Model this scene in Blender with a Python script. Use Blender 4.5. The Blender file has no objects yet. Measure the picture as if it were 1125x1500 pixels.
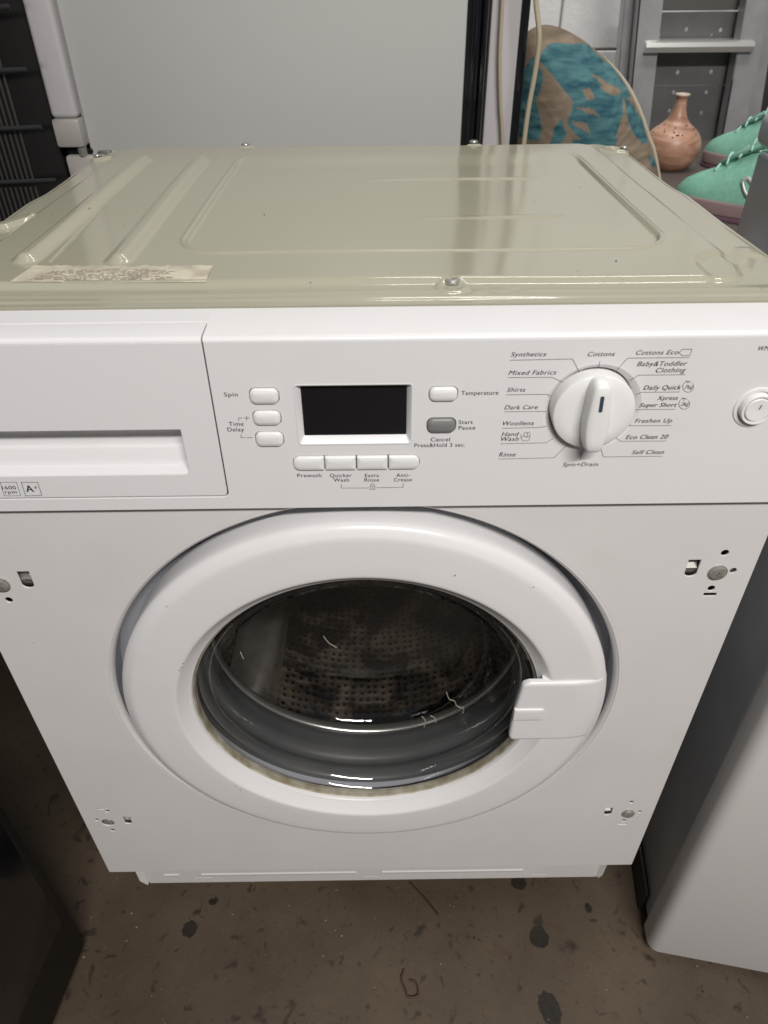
import bpy, bmesh, math, random
import numpy as np
from mathutils import Vector, Matrix
random.seed(7)
S = bpy.context.scene
# ------------------------------------------------------------------ camera
PITCH, YAW, ROLL = 0.654625, 0.0056335, -0.0087033
CX, CY, CZ = 0.016151, -0.399254, 0.972786
FPX, IW, IH = 1047.837, 1125.0, 1500.0
_f = Vector((math.sin(YAW)*math.cos(PITCH), math.cos(YAW)*math.cos(PITCH), -math.sin(PITCH)))
_r0 = Vector((math.cos(YAW), -math.sin(YAW), 0)); _u0 = _r0.cross(_f)
_r = math.cos(ROLL)*_r0 + math.sin(ROLL)*_u0
_u = -math.sin(ROLL)*_r0 + math.cos(ROLL)*_u0
cam = bpy.data.cameras.new('camera'); camo = bpy.data.objects.new('camera', cam)
S.collection.objects.link(camo)
camo.matrix_world = Matrix(((_r.x, _u.x, -_f.x, CX), (_r.y, _u.y, -_f.y, CY), (_r.z, _u.z, -_f.z, CZ), (0, 0, 0, 1)))
cam.sensor_fit = 'VERTICAL'; cam.sensor_height = 24; cam.lens = FPX*24/IH
cam.clip_start = 0.02; cam.clip_end = 60
cam.dof.use_dof = True; cam.dof.focus_distance = 0.60; cam.dof.aperture_fstop = 8.0
S.camera = camo
# ------------------------------------------------------------------ room light
w = bpy.data.worlds.new('World'); S.world = w; w.use_nodes = True
w.node_tree.nodes['Background'].inputs[0].default_value = (0.93, 0.93, 0.945, 1)
w.node_tree.nodes['Background'].inputs[1].default_value = 0.13
S.view_settings.view_transform = 'Standard'; S.view_settings.look = 'None'
S.view_settings.exposure = 0.22; S.view_settings.gamma = 1.0
def lamp(name, loc, target, sx, sy, power, col=(1, .965, .925)):
    L = bpy.data.lights.new(name, 'AREA'); L.shape = 'RECTANGLE'; L.size = sx; L.size_y = sy
    L.energy = power; L.color = col
    o = bpy.data.objects.new(name, L); S.collection.objects.link(o)
    o.location = loc
    o.rotation_euler = (Vector(target)-Vector(loc)).to_track_quat('-Z', 'Y').to_euler()
    return o
lamp('ceiling_tube_light', (0.45, -1.55, 2.35), (0.35, -1.05, 0), 1.2, .12, 62)
lamp('ceiling_tube_light', (0.6, .75, 2.4), (0.75, 1.75, .9), 1.2, .12, 14)
lamp('ceiling_tube_light', (-0.10, .06, 2.85), (-0.10, .06, 0), .6, .06, 0.9)

# ------------------------------------------------------------------ helpers
C = S.collection.objects
def ray(px, py, axis, val):
    """photo pixel -> point on the real plane world[axis] = val"""
    d = _r*((px-IW/2)/FPX) - _u*((py-IH/2)/FPX) + _f
    c = Vector((CX, CY, CZ)); return c + d*((val-c[axis])/d[axis])
def link(name, me, mat=None, parent=None, smooth=False, loc=None):
    o = bpy.data.objects.new(name, me); C.link(o)
    if mat is not None:
        me.materials.clear(); me.materials.append(mat)
    if smooth is not False:
        me.polygons.foreach_set('use_smooth', [True]*len(me.polygons))
        if smooth is not True: me.set_sharp_from_angle(angle=math.radians(smooth))
    if parent: o.parent = parent
    if loc is not None: o.location = loc
    return o
def mesh(vs, fs):
    me = bpy.data.meshes.new('m'); me.from_pydata([tuple(v) for v in vs], [], fs); me.update(); return me
def fromb(bm):
    bmesh.ops.recalc_face_normals(bm, faces=bm.faces)
    me = bpy.data.meshes.new('m'); bm.to_mesh(me); bm.free(); return me
def tag(o, label=None, cat=None, group=None, kind=None):
    for k, v in (('label', label), ('category', cat), ('group', group), ('kind', kind)):
        if v: o[k] = v
    return o
def empty(name, loc, label, cat, group=None):
    o = bpy.data.objects.new(name, None); C.link(o); o.location = loc; o.empty_display_size = .05
    return tag(o, label, cat, group)
def box(x0, x1, y0, y1, z0, z1, bev=0, seg=2, bm=None, rot=None):
    own = bm is None
    if own: bm = bmesh.new()
    r = bmesh.ops.create_cube(bm, size=1)['verts']
    for v in r:
        v.co = Vector(((x0+x1)/2+v.co.x*(x1-x0), (y0+y1)/2+v.co.y*(y1-y0), (z0+z1)/2+v.co.z*(z1-z0)))
    if bev:
        es = list({e for v in r for e in v.link_edges})
        bmesh.ops.bevel(bm, geom=es, offset=bev, segments=seg, profile=.5, affect='EDGES')
    return fromb(bm) if own else bm
def tube(pts, r, n=10, caps=True, closed=False, flat=1.0):
    P = [Vector(p) for p in pts]; vs = []; fs = []; N = len(P); ref = None
    for i, p in enumerate(P):
        if closed: t = P[(i+1) % N]-P[i-1]
        else: t = P[min(i+1, N-1)]-P[max(i-1, 0)]
        t.normalize()
        if ref is None:
            ref = Vector((0, 0, 1)) if abs(t.z) < .9 else Vector((1, 0, 0))
        a = (ref-t*ref.dot(t)).normalized(); ref = a; b = t.cross(a)
        rr = r[i] if isinstance(r, (list, tuple)) else r
        for k in range(n):
            th = 2*math.pi*k/n; vs.append(p+a*math.cos(th)*rr*flat+b*math.sin(th)*rr)
    for i in range(N if closed else N-1):
        for k in range(n):
            j = (i+1) % N
            fs.append((i*n+k, i*n+(k+1) % n, j*n+(k+1) % n, j*n+k))
    if caps and not closed:
        fs.append(tuple(range(n-1, -1, -1))); fs.append(tuple((N-1)*n+k for k in range(n)))
    return mesh(vs, fs)
def smoothpath(pts, m=8):
    P = [Vector(p) for p in pts]; P = [2*P[0]-P[1]]+P+[2*P[-1]-P[-2]]; out = []
    for i in range(1, len(P)-2):
        for k in range(m):
            t = k/m; a, b, c, d = P[i-1:i+3]
            out.append(.5*((2*b)+(c-a)*t+(2*a-5*b+4*c-d)*t*t+(3*b-a-3*c+d)*t**3))
    out.append(P[-2]); return out
def lathe(prof, cx, cz, n=160, a0=0, a1=2*math.pi, ax='y', cy=0):
    """prof = [(r, y)...] spun round the y axis at (cx, cz); ax 'z': [(r, z)...] round z at (cx, cy)"""
    full = abs(a1-a0-2*math.pi) < 1e-6; m = n if full else n+1; vs = []; fs = []; k = len(prof)
    for i in range(m):
        th = a0+(a1-a0)*i/n
        for (r, d) in prof:
            if ax == 'y': vs.append((cx+r*math.cos(th), d, cz+r*math.sin(th)))
            else: vs.append((cx+r*math.cos(th), cy+r*math.sin(th), cz+d))
    for i in range(n):
        j = (i+1) % m
        for q in range(k-1):
            fs.append((i*k+q, i*k+q+1, j*k+q+1, j*k+q))
    return mesh(vs, fs)
def rrect(x0, x1, z0, z1, r, n=6):
    """rounded rectangle loop; r a number or four radii (bl, br, tr, tl)"""
    rs = r if isinstance(r, (list, tuple)) else [r]*4; out = []
    for (cx, cz, a, q) in ((x0, z0, math.pi, rs[0]), (x1, z0, 1.5*math.pi, rs[1]), (x1, z1, 0, rs[2]), (x0, z1, .5*math.pi, rs[3])):
        if q <= 0: out.append((cx, cz)); continue
        ox = cx+q*(1 if cx == x0 else -1); oz = cz+q*(1 if cz == z0 else -1)
        for i in range(n+1):
            t = a+i/n*math.pi/2; out.append((ox+q*math.cos(t), oz+q*math.sin(t)))
    return out
def circ(cx, cz, r, n=24, rz=None):
    return [(cx+r*math.cos(2*math.pi*i/n), cz+(rz or r)*math.sin(2*math.pi*i/n)) for i in range(n)]
def plate(loops, yfront, thick, bev=0.0006, ax='y', res=2):
    """a plate in the x-z plane whose front is at y = yfront, with real holes"""
    cu = bpy.data.curves.new('c', 'CURVE'); cu.dimensions = '2D'; cu.fill_mode = 'BOTH'
    for L in loops:
        sp = cu.splines.new('POLY'); sp.points.add(len(L)-1)
        for i, (a, b) in enumerate(L): sp.points[i].co = (a, b, 0, 1)
        sp.use_cyclic_u = True
    cu.extrude = max(thick/2-bev, 1e-5); cu.bevel_depth = bev; cu.bevel_resolution = res; cu.offset = -bev
    o = bpy.data.objects.new('c', cu)
    C.link(o); dg = bpy.context.evaluated_depsgraph_get(); dg.update()
    me = bpy.data.meshes.new_from_object(o.evaluated_get(dg)); bpy.data.objects.remove(o); bpy.data.curves.remove(cu)
    if ax == 'y': M = Matrix(((1, 0, 0, 0), (0, 0, -1, yfront+thick/2), (0, 1, 0, 0), (0, 0, 0, 1)))
    else: M = Matrix.Translation((0, 0, yfront-thick/2))
    me.transform(M); me.materials.clear(); return me
def profx(prof, x0, x1, caps=True):
    n = len(prof); vs = [(x0, y, z) for y, z in prof]+[(x1, y, z) for y, z in prof]
    fs = [(i, i+1, n+i+1, n+i) for i in range(n-1)]
    if caps: fs += [tuple(range(n)), tuple(range(2*n-1, n-1, -1)), (n-1, 0, n, 2*n-1)]
    bm = bmesh.new(); vv = [bm.verts.new(v) for v in vs]
    for f in fs: bm.faces.new([vv[i] for i in f])
    return fromb(bm)
def join(meshes):
    bm = bmesh.new()
    for m in meshes: bm.from_mesh(m); bpy.data.meshes.remove(m)
    me = bpy.data.meshes.new('m'); bm.to_mesh(me); bm.free(); return me

# ------------------------------------------------------------------ materials
def mat(name, col, rough=.5, metal=0, coat=0, spec=.5, noise=None, bump=None, rvar=None, tint=None, specks=0):
    m = bpy.data.materials.new(name); m.use_nodes = True; nt = m.node_tree; b = nt.nodes['Principled BSDF']
    b.inputs['Base Color'].default_value = (*col, 1); b.inputs['Roughness'].default_value = rough
    b.inputs['Metallic'].default_value = metal; b.inputs['Coat Weight'].default_value = coat
    b.inputs['Coat Roughness'].default_value = .06; b.inputs['Specular IOR Level'].default_value = spec
    tc = nt.nodes.new('ShaderNodeTexCoord')
    if noise:   # (scale, amount, second colour)
        n = nt.nodes.new('ShaderNodeTexNoise'); n.inputs['Scale'].default_value = noise[0]; n.inputs['Detail'].default_value = 6
        r = nt.nodes.new('ShaderNodeValToRGB'); r.color_ramp.elements[0].color = (*noise[2], 1); r.color_ramp.elements[1].color = (*col, 1)
        r.color_ramp.elements[0].position = .5-noise[1]; r.color_ramp.elements[1].position = .5+noise[1]
        nt.links.new(tc.outputs['Object'], n.inputs['Vector']); nt.links.new(n.outputs[0], r.inputs[0]); nt.links.new(r.outputs[0], b.inputs['Base Color'])
    if specks and b.inputs['Base Color'].is_linked is False:
        pass
    if rvar:
        n = nt.nodes.new('ShaderNodeTexNoise'); n.inputs['Scale'].default_value = rvar[0]; n.inputs['Detail'].default_value = 5
        r = nt.nodes.new('ShaderNodeMapRange'); r.inputs[3].default_value = rvar[1]; r.inputs[4].default_value = rvar[2]
        nt.links.new(tc.outputs['Object'], n.inputs['Vector']); nt.links.new(n.outputs[0], r.inputs[0]); nt.links.new(r.outputs[0], b.inputs['Roughness'])
    if bump:    # (scale, strength, distance)
        n = nt.nodes.new('ShaderNodeTexNoise'); n.inputs['Scale'].default_value = bump[0]; n.inputs['Detail'].default_value = 3
        u = nt.nodes.new('ShaderNodeBump'); u.inputs['Strength'].default_value = bump[1]; u.inputs['Distance'].default_value = bump[2]
        nt.links.new(tc.outputs['Object'], n.inputs['Vector']); nt.links.new(n.outputs[0], u.inputs['Height']); nt.links.new(u.outputs[0], b.inputs['Normal'])
    if specks:
        src = b.inputs['Base Color'].links[0].from_socket if b.inputs['Base Color'].is_linked else None
        v = nt.nodes.new('ShaderNodeTexVoronoi'); v.inputs['Scale'].default_value = 42; v.inputs['Randomness'].default_value = 1
        nt.links.new(tc.outputs['Object'], v.inputs['Vector'])
        s2 = nt.nodes.new('ShaderNodeSeparateColor'); nt.links.new(v.outputs['Color'], s2.inputs[0])
        g1 = nt.nodes.new('ShaderNodeMath'); g1.operation = 'GREATER_THAN'; g1.inputs[1].default_value = specks; nt.links.new(s2.outputs[0], g1.inputs[0])
        l1 = nt.nodes.new('ShaderNodeMath'); l1.operation = 'LESS_THAN'; l1.inputs[1].default_value = .022; nt.links.new(v.outputs['Distance'], l1.inputs[0])
        mm = nt.nodes.new('ShaderNodeMath'); mm.operation = 'MULTIPLY'; nt.links.new(g1.outputs[0], mm.inputs[0]); nt.links.new(l1.outputs[0], mm.inputs[1])
        m2 = nt.nodes.new('ShaderNodeMath'); m2.operation = 'MULTIPLY'; m2.inputs[1].default_value = .55; nt.links.new(mm.outputs[0], m2.inputs[0])
        mx = nt.nodes.new('ShaderNodeMix'); mx.data_type = 'RGBA'; mx.inputs[7].default_value = (.10, .085, .07, 1); nt.links.new(m2.outputs[0], mx.inputs[0])
        # faint yellowed handling smudges
        n = nt.nodes.new('ShaderNodeTexNoise'); n.inputs['Scale'].default_value = 7; n.inputs['Detail'].default_value = 8; n.inputs['Roughness'].default_value = .7; nt.links.new(tc.outputs['Object'], n.inputs['Vector'])
        r = nt.nodes.new('ShaderNodeMapRange'); r.inputs[1].default_value = .52; r.inputs[2].default_value = .8; r.inputs[3].default_value = 0; r.inputs[4].default_value = .35; nt.links.new(n.outputs[0], r.inputs[0])
        sm_ = nt.nodes.new('ShaderNodeMix'); sm_.data_type = 'RGBA'; sm_.inputs[6].default_value = (*col, 1); sm_.inputs[7].default_value = (col[0]*.86, col[1]*.83, col[2]*.78, 1)
        if src: nt.links.new(src, sm_.inputs[6])
        nt.links.new(r.outputs[0], sm_.inputs[0]); nt.links.new(sm_.outputs[2], mx.inputs[6]); nt.links.new(mx.outputs[2], b.inputs['Base Color'])
    return m
WHITE = (.72, .712, .72)
M = dict(
 plastic=mat('white_plastic', WHITE, .33, bump=(900, .12, .0004), rvar=(30, .28, .40), specks=.965),
 enamel=mat('white_enamel', (.675, .66, .655), .22, noise=(9, .25, (.63, .615, .61)), bump=(260, .10, .0004), rvar=(14, .18, .32), specks=.95),
 door=mat('white_door_plastic', (.71, .70, .705), .24, bump=(120, .05, .0005), rvar=(20, .2, .32), specks=.95),
 button=mat('button_plastic', (.76, .755, .75), .28),
 greybtn=mat('grey_button_plastic', (.20, .20, .195), .35),
 gap=mat('dark_gap', (.012, .012, .013), .8),
 inner=mat('cabinet_interior', (.055, .052, .05), .7),
 ink=mat('grey_ink', (.055, .058, .066), .5),
 lid=mat('olive_sheet_metal', (.385, .372, .288), .12, noise=(4, .3, (.36, .35, .268)), bump=(35, .05, .001), rvar=(12, .09, .16), spec=.7),
 screw=mat('zinc_screw', (.46, .46, .42), .3, .55, noise=(300, .2, (.30, .30, .27))),
 holegrey=mat('bare_bracket_metal', (.26, .255, .235), .4, .8),
 steel=mat('drum_steel', (.78, .74, .68), .28, .85, noise=(60, .3, (.50, .46, .41))),
 lip=mat('polished_steel', (.72, .70, .67), .28, .85),
 gasket=mat('grey_rubber', (.125, .126, .128), .38, noise=(14, .3, (.085, .086, .088)), rvar=(30, .3, .55)),
 paper=None, black=mat('black_gloss', (.008, .008, .010), .12),
 blackm=mat('black_matt', (.007, .005, .004), .5),
 fridge=mat('fridge_white', (.50, .50, .485), .38, bump=(500, .1, .0005)),
 fdoor=mat('fridge_door_white', (.56, .54, .55), .3),
 cap=mat('door_cap_grey', (.40, .38, .35), .4),
 wire=mat('condenser_wire', (.055, .05, .048), .4),
 alu=mat('aluminium', (.58, .58, .59), .34, .5, noise=(20, .3, (.42, .42, .43)), rvar=(30, .28, .45)),
 alub=mat('brushed_aluminium_bright', (.85, .85, .82), .3, .85),
 sheet=mat('galvanised_sheet', (.24, .24, .24), .42, .35, noise=(14, .3, (.15, .15, .155))),
 wall=mat('painted_block', (.80, .80, .79), .6, noise=(25, .25, (.74, .74, .74)), bump=(120, .5, .002)),
 mortar=mat('mortar_painted', (.42, .43, .44), .8),
 cable=mat('cream_cable', (.45, .39, .28), .4),
 sideg=mat('neighbour_side', (.46, .475, .495), .25, noise=(5, .3, (.26, .27, .285))),  # greyer than the front: the side's shade is put into the colour
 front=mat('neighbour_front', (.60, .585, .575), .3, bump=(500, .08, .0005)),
 table=mat('dark_board', (.10, .08, .07), .6),
)
# glass: thin clear pane, reflects by angle, lets light straight through
def glassmat(name, tint, edge=.04):
    m = bpy.data.materials.new(name); m.use_nodes = True; nt = m.node_tree; nt.nodes.clear()
    o = nt.nodes.new('ShaderNodeOutputMaterial'); mx = nt.nodes.new('ShaderNodeMixShader')
    t = nt.nodes.new('ShaderNodeBsdfTransparent'); g = nt.nodes.new('ShaderNodeBsdfGlossy'); lw = nt.nodes.new('ShaderNodeLayerWeight'); lw.inputs[0].default_value = .5
    pw = nt.nodes.new('ShaderNodeMath'); pw.operation = 'POWER'; pw.inputs[1].default_value = 4.5; f = nt.nodes.new('ShaderNodeMath'); f.operation = 'MULTIPLY_ADD'; f.inputs[1].default_value = .9; f.inputs[2].default_value = .045
    nt.links.new(lw.outputs['Facing'], pw.inputs[0]); nt.links.new(pw.outputs[0], f.inputs[0]); g.inputs['Roughness'].default_value = .02; t.inputs[0].default_value = (*tint, 1)
    nt.links.new(f.outputs[0], mx.inputs[0]); nt.links.new(t.outputs[0], mx.inputs[1]); nt.links.new(g.outputs[0], mx.inputs[2]); nt.links.new(mx.outputs[0], o.inputs[0])
    return m
M['glass'] = glassmat('door_glass', (.90, .90, .90))
def concrete():
    m = bpy.data.materials.new('stained_concrete'); m.use_nodes = True; nt = m.node_tree; b = nt.nodes['Principled BSDF']; N = nt.nodes.new; L = nt.links.new
    tc = N('ShaderNodeTexCoord')
    def noise(sc, det=8, w=0, rough=.6):
        n = N('ShaderNodeTexNoise'); n.inputs['Scale'].default_value = sc; n.inputs['Detail'].default_value = det; n.inputs['Roughness'].default_value = rough; n.inputs['Distortion'].default_value = w; L(tc.outputs['Object'], n.inputs['Vector']); return n
    def ramp(a, b_, c0, c1):
        r = N('ShaderNodeValToRGB'); r.color_ramp.elements[0].position = a; r.color_ramp.elements[1].position = b_
        r.color_ramp.elements[0].color = (*c0, 1); r.color_ramp.elements[1].color = (*c1, 1); return r
    n1 = noise(5, 8); r1 = ramp(.3, .72, (.046, .032, .0195), (.098, .070, .045)); L(n1.outputs[0], r1.inputs[0])
    def layer(prev, mask, col, fac=1):
        mx = N('ShaderNodeMix'); mx.data_type = 'RGBA'; mx.inputs[7].default_value = (*col, 1)
        mu = N('ShaderNodeMath'); mu.operation = 'MULTIPLY'; mu.inputs[1].default_value = fac; L(mask, mu.inputs[0]); L(mu.outputs[0], mx.inputs[0]); L(prev, mx.inputs[6]); return mx.outputs[2]
    n2 = noise(66, 2, .5, .5); r2 = ramp(.64, .72, (0, 0, 0), (1, 1, 1)); L(n2.outputs[0], r2.inputs[0])
    c = layer(r1.outputs[0], r2.outputs[0], (.018, .013, .009), .7)
    n3 = noise(26, 4, .6); r3 = ramp(.63, .70, (0, 0, 0), (1, 1, 1)); L(n3.outputs[0], r3.inputs[0])
    c = layer(c, r3.outputs[0], (.014, .009, .006), .8)
    n7 = noise(150, 2, .3, .5); r7 = ramp(.64, .68, (0, 0, 0), (1, 1, 1)); L(n7.outputs[0], r7.inputs[0])
    c = layer(c, r7.outputs[0], (.020, .014, .009), .3)
    n4 = noise(210, 2, 0); r4 = ramp(.66, .70, (0, 0, 0), (1, 1, 1)); L(n4.outputs[0], r4.inputs[0])
    c = layer(c, r4.outputs[0], (.11, .09, .07), .35)
    n6 = noise(9, 3, 2.0); r6 = ramp(.64, .72, (0, 0, 0), (1, 1, 1)); L(n6.outputs[0], r6.inputs[0])
    c = layer(c, r6.outputs[0], (.058, .030, .022), .45)
    L(c, b.inputs['Base Color'])
    n5 = noise(3, 5); rr = N('ShaderNodeMapRange'); rr.inputs[3].default_value = .35; rr.inputs[4].default_value = .75; L(n5.outputs[0], rr.inputs[0]); L(rr.outputs[0], b.inputs['Roughness'])
    u = N('ShaderNodeBump'); u.inputs['Strength'].default_value = .25; u.inputs['Distance'].default_value = .002; L(noise(90, 6).outputs[0], u.inputs['Height']); L(u.outputs[0], b.inputs['Normal'])
    return m
def papermat():
    m = bpy.data.materials.new('worn_label_paper'); m.use_nodes = True; nt = m.node_tree; b = nt.nodes['Principled BSDF']; N = nt.nodes.new; L = nt.links.new
    tc = N('ShaderNodeTexCoord'); n = N('ShaderNodeTexNoise'); n.inputs['Scale'].default_value = 60; n.inputs['Detail'].default_value = 8; L(tc.outputs['Object'], n.inputs['Vector'])
    r = N('ShaderNodeValToRGB'); r.color_ramp.elements[0].position = .38; r.color_ramp.elements[1].position = .6
    r.color_ramp.elements[0].color = (.44, .39, .31, 1); r.color_ramp.elements[1].color = (.60, .56, .44, 1); L(n.outputs[0], r.inputs[0]); L(r.outputs[0], b.inputs['Base Color'])
    b.inputs['Roughness'].default_value = .6
    return m
M['paper'] = papermat(); M['paperink'] = mat('faded_print', (.34, .30, .25), .7)

# ------------------------------------------------------------------ floor and wall
fl = link('concrete_floor', mesh([(-6, -5, 0), (6, -5, 0), (6, 6, 0), (-6, 6, 0)], [(0, 1, 2, 3)]), concrete())
tag(fl, 'dark stained concrete floor with flecks', None, None, 'structure')
stain = mat('dark_stain', (.020, .015, .011), .5, noise=(150, .2, (.012, .009, .006)))
def blob(px, py, rx, ry, seed, rot=0, m=stain, z=.0012):
    random.seed(seed); c = ray(px, py, 2, z); L = []
    for i in range(28):
        t = 2*math.pi*i/28; k = 1+random.uniform(-.09, .09)
        x, y = rx*k*math.cos(t), ry*k*math.sin(t); L.append((c.x+x*math.cos(rot)-y*math.sin(rot), c.y+x*math.sin(rot)+y*math.cos(rot), z))
    return link('floor_stain', mesh(L, [tuple(range(28))]), m, fl)
blob(278, 1361, .0095, .010, 1); blob(790, 1373, .0115, .013, 2); blob(806, 1478, .012, .0185, 3, .2); blob(760, 1292, .010, .010, 4)
blob(312, 1321, .006, .004, 5); blob(862, 1330, .004, .006, 6)
stick = link('floor_scratch', tube([ray(*q, 2, .002) for q in ((600, 1292), (622, 1315), (642, 1340))], .0009, 5), stain, fl)
c_ = [ray(*q, 2, .003) for q in ((592, 1420), (588, 1434), (594, 1450), (598, 1460), (612, 1458), (610, 1440), (600, 1436))]
tag(link('debris_scrap', tube(smoothpath(c_, 4), .0012, 6), mat('dead_leaf', (.055, .028, .016), .7), None), 'thin brown curled scrap lying on the concrete floor in front of the washing machine', 'debris')
for i, (a, b_) in enumerate((((10, 1187), 0), ((712, 1330), 0))): pass

bm = bmesh.new(); random.seed(21)
for i in range(170):
    x, y = random.uniform(-.42, .45), random.uniform(-.14, .10); r2 = random.choice((.0005, .0007, .0010, .0015))
    q = bmesh.ops.create_icosphere(bm, subdivisions=1, radius=r2)['verts']
    for v in q: v.co = Vector((v.co.x*random.uniform(.7, 1.6)+x, v.co.y+y, v.co.z*.6+r2*.4))
gr = link('grit', fromb(bm), mat('pale_grit', (.20, .17, .13), .9, noise=(60, .1, (.03, .022, .016)))); tag(gr, 'fine grit and crumbs scattered over the concrete in front of the washing machine', 'grit', None, 'stuff')
WY = 1.75
wl = link('wall', mesh([(-3, WY, 0), (3, WY, 0), (3, WY, 2.8), (-3, WY, 2.8)], [(0, 1, 2, 3)]), M['mortar'])
tag(wl, 'white painted concrete block wall', None, None, 'structure')
zj = ray(890, 72, 1, WY).z
bk = box(-.2225, .2225, -.012, .0, -.103, .103, .003, 1)
for r_ in range(-2, 3):
    for k in range(-1, 4):
        link('block', bk, M['wall'], wl, False, (.25+.45*k+(.225 if r_ % 2 else 0), WY-.001, zj+.105+r_*.210))

# ------------------------------------------------------------------ WASHING MACHINE
wm = empty('washing_machine', (0, .25, 0), 'white integrated washing machine with olive metal top, round glass door and control dial', 'washing machine')
def P(name, me, m, smooth=30, parent=None, label=None):
    par = parent or wm
    o = link(name, me, m, None, smooth)
    o.parent = par; o.matrix_parent_inverse = Matrix.Translation(-par_loc(par))
    if label: o['label'] = label
    return o
def par_loc(o):
    return o.location.copy() if o.parent is None else Vector((0, 0, 0))
# since every part mesh is authored in world space and parts have no own location, only the root offset matters
FY = -.006                       # front of the control fascia
HW = .2975
ZB = .155
dcx, dcz = .0008, .4555           # door centre
# cabinet: sides, back, base, inner front wall
bm = bmesh.new()
box(-.295, -.2935, .004, .53, .158, .80, bm=bm); box(.2935, .295, .004, .53, .158, .80, bm=bm); box(-.284, -.2828, .042, .528, .061, .158, bm=bm); box(.2828, .284, .042, .528, .061, .158, bm=bm)
box(-.2934, .2934, .5285, .53, .06, .80, bm=bm); box(-.285, .285, .062, .5284, .058, .060, bm=bm)
P('cabinet', fromb(bm), M['enamel'])
# lower front panel with door opening and mounting cut-outs
def slotted(cx, cz, s, w=.0105, h=.0175):   # the bracket slot: square top, round foot
    return [(cx-w/2, cz+h/2), (cx-w/2, cz-h/4)]+[(cx+w/2*math.cos(t), cz-h/4+w/2*.8*math.sin(t)) for t in [math.pi+math.pi*i/8 for i in range(1, 8)]]+[(cx+w/2, cz-h/4), (cx+w/2, cz+h/2)]
def FP(px, py, y=0.0): return ray(px, py, 1, y)
hole = lambda px, py, r: (lambda c: circ(c.x, c.z, r, 16))(FP(px, py))
def slit(px, py, w, h):
    c = FP(px, py); return [(c.x-w/2, c.z-h/2), (c.x+w/2, c.z-h/2), (c.x+w/2, c.z+h/2), (c.x-w/2, c.z+h/2)]
loops = [rrect(-HW, HW, ZB, .6725, (.002, .002, .001, .001), 3), circ(dcx, dcz, .2200, 160)]
loops += [hole(1062, 810, .0029), hole(1074, 836, .0026), hole(1042, 862, .0028), slit(1040, 871, .0100, .0034), hole(13, 879, .0028), hole(-12, 856, .003)]
loops += [hole(157, 1188, .0024), hole(142, 1201, .0022), hole(165, 1216, .0024), slit(151, 1185, .0095, .0024), hole(158, 1205, .0066)]
loops += [hole(925, 1175, .0022), hole(937, 1189, .002), hole(914, 1202, .0022), slit(912, 1207, .0095, .0024)]
for (px, py, s) in ((1014, 833, 1), (38, 850, 1), (187, 1202, .82), (891, 1189, .82)):
    c = FP(px, py); loops.append(slotted(c.x, c.z, s, .0092*s, .0175*s))
P('front_panel', plate(loops, 0, .0016, .0004), M['enamel'])
# pressed ring round the door opening
P('door_surround', lathe([(.2230, -.0001), (.2206, .0002), (.2186, .0015), (.2172, .0036), (.2166, .0062)], dcx, dcz, 200), M['enamel'])
P('surround_cavity', lathe([(.2167, .0058), (.2190, .0070), (.2190, .030), (.170, .030), (.1595, .014), (.1585, .016), (.1585, .03)], dcx, dcz, 160), mat('cavity_shade', (.46, .47, .51), .6))  # blue-grey colour paints the shadow in the gap round the door
# bracket metal seen through the slots
for (px, py) in ((1014, 833), (38, 850), (187, 1202), (891, 1189)):
    c = FP(px, py); s = 1 if py < 1000 else .82
    P('bracket', profx([(.0055, c.z+.014*s), (.0052, c.z+.002), (.0018, c.z-.0008), (.0022, c.z-.0042), (.0045, c.z-.0095*s), (.007, c.z-.012*s), (.009, c.z+.014*s)], c.x-.0066*s, c.x+.0066*s), M['holegrey'])
for (px, py, r) in ((1074, 836, .0038), (158, 1205, .009)):
    c = FP(px, py); P('nut_plate', box(c.x-r, c.x+r, .0028, .004, c.z-r, c.z+r), M['holegrey'])
def screwmesh(r=.0064, depth=.0028, phil=True):
    bm = bmesh.new()
    prof = [(r*1.12, 0), (r*1.12, -.0007), (r*.98, -.0009), (r*.90, -depth*.75), (r*.66, -depth), (r*.34, -depth), (r*.30, -depth*.4), (0.0001, -depth*.35)]
    me = lathe(prof, 0, 0, 28); bm.from_mesh(me)
    box(-r*.42, r*.42, -depth-.0001, -depth*.5, -r*.09, r*.09, bm=bm); box(-r*.09, r*.09, -depth-.00015, -depth*.5, -r*.42, r*.42, bm=bm)
    return fromb(bm)
sm = screwmesh()
def screw(loc, rot=(0, 0, 0), s=1, parent=None, m='screw'):
    par = parent or wm
    o = link('screw', sm, None, None, 40 if not sm.materials else False)
    if not sm.materials: sm.materials.append(M[m])
    o.parent = par; o.matrix_parent_inverse = Matrix.Translation(-par_loc(par)); o.location = loc; o.rotation_euler = rot; o.scale = (s, s, s); return o
for (px, py, s) in ((1051, 838, 1), (1, 856, 1), (920, 1191, .92)):
    c = FP(px, py); screw((c.x, -.0005, c.z), (0, random.uniform(0, 1.5), 0), s)
c = FP(158, 1205); screw((c.x, .0026, c.z-.001), (0, .5, 0), .8)

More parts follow.
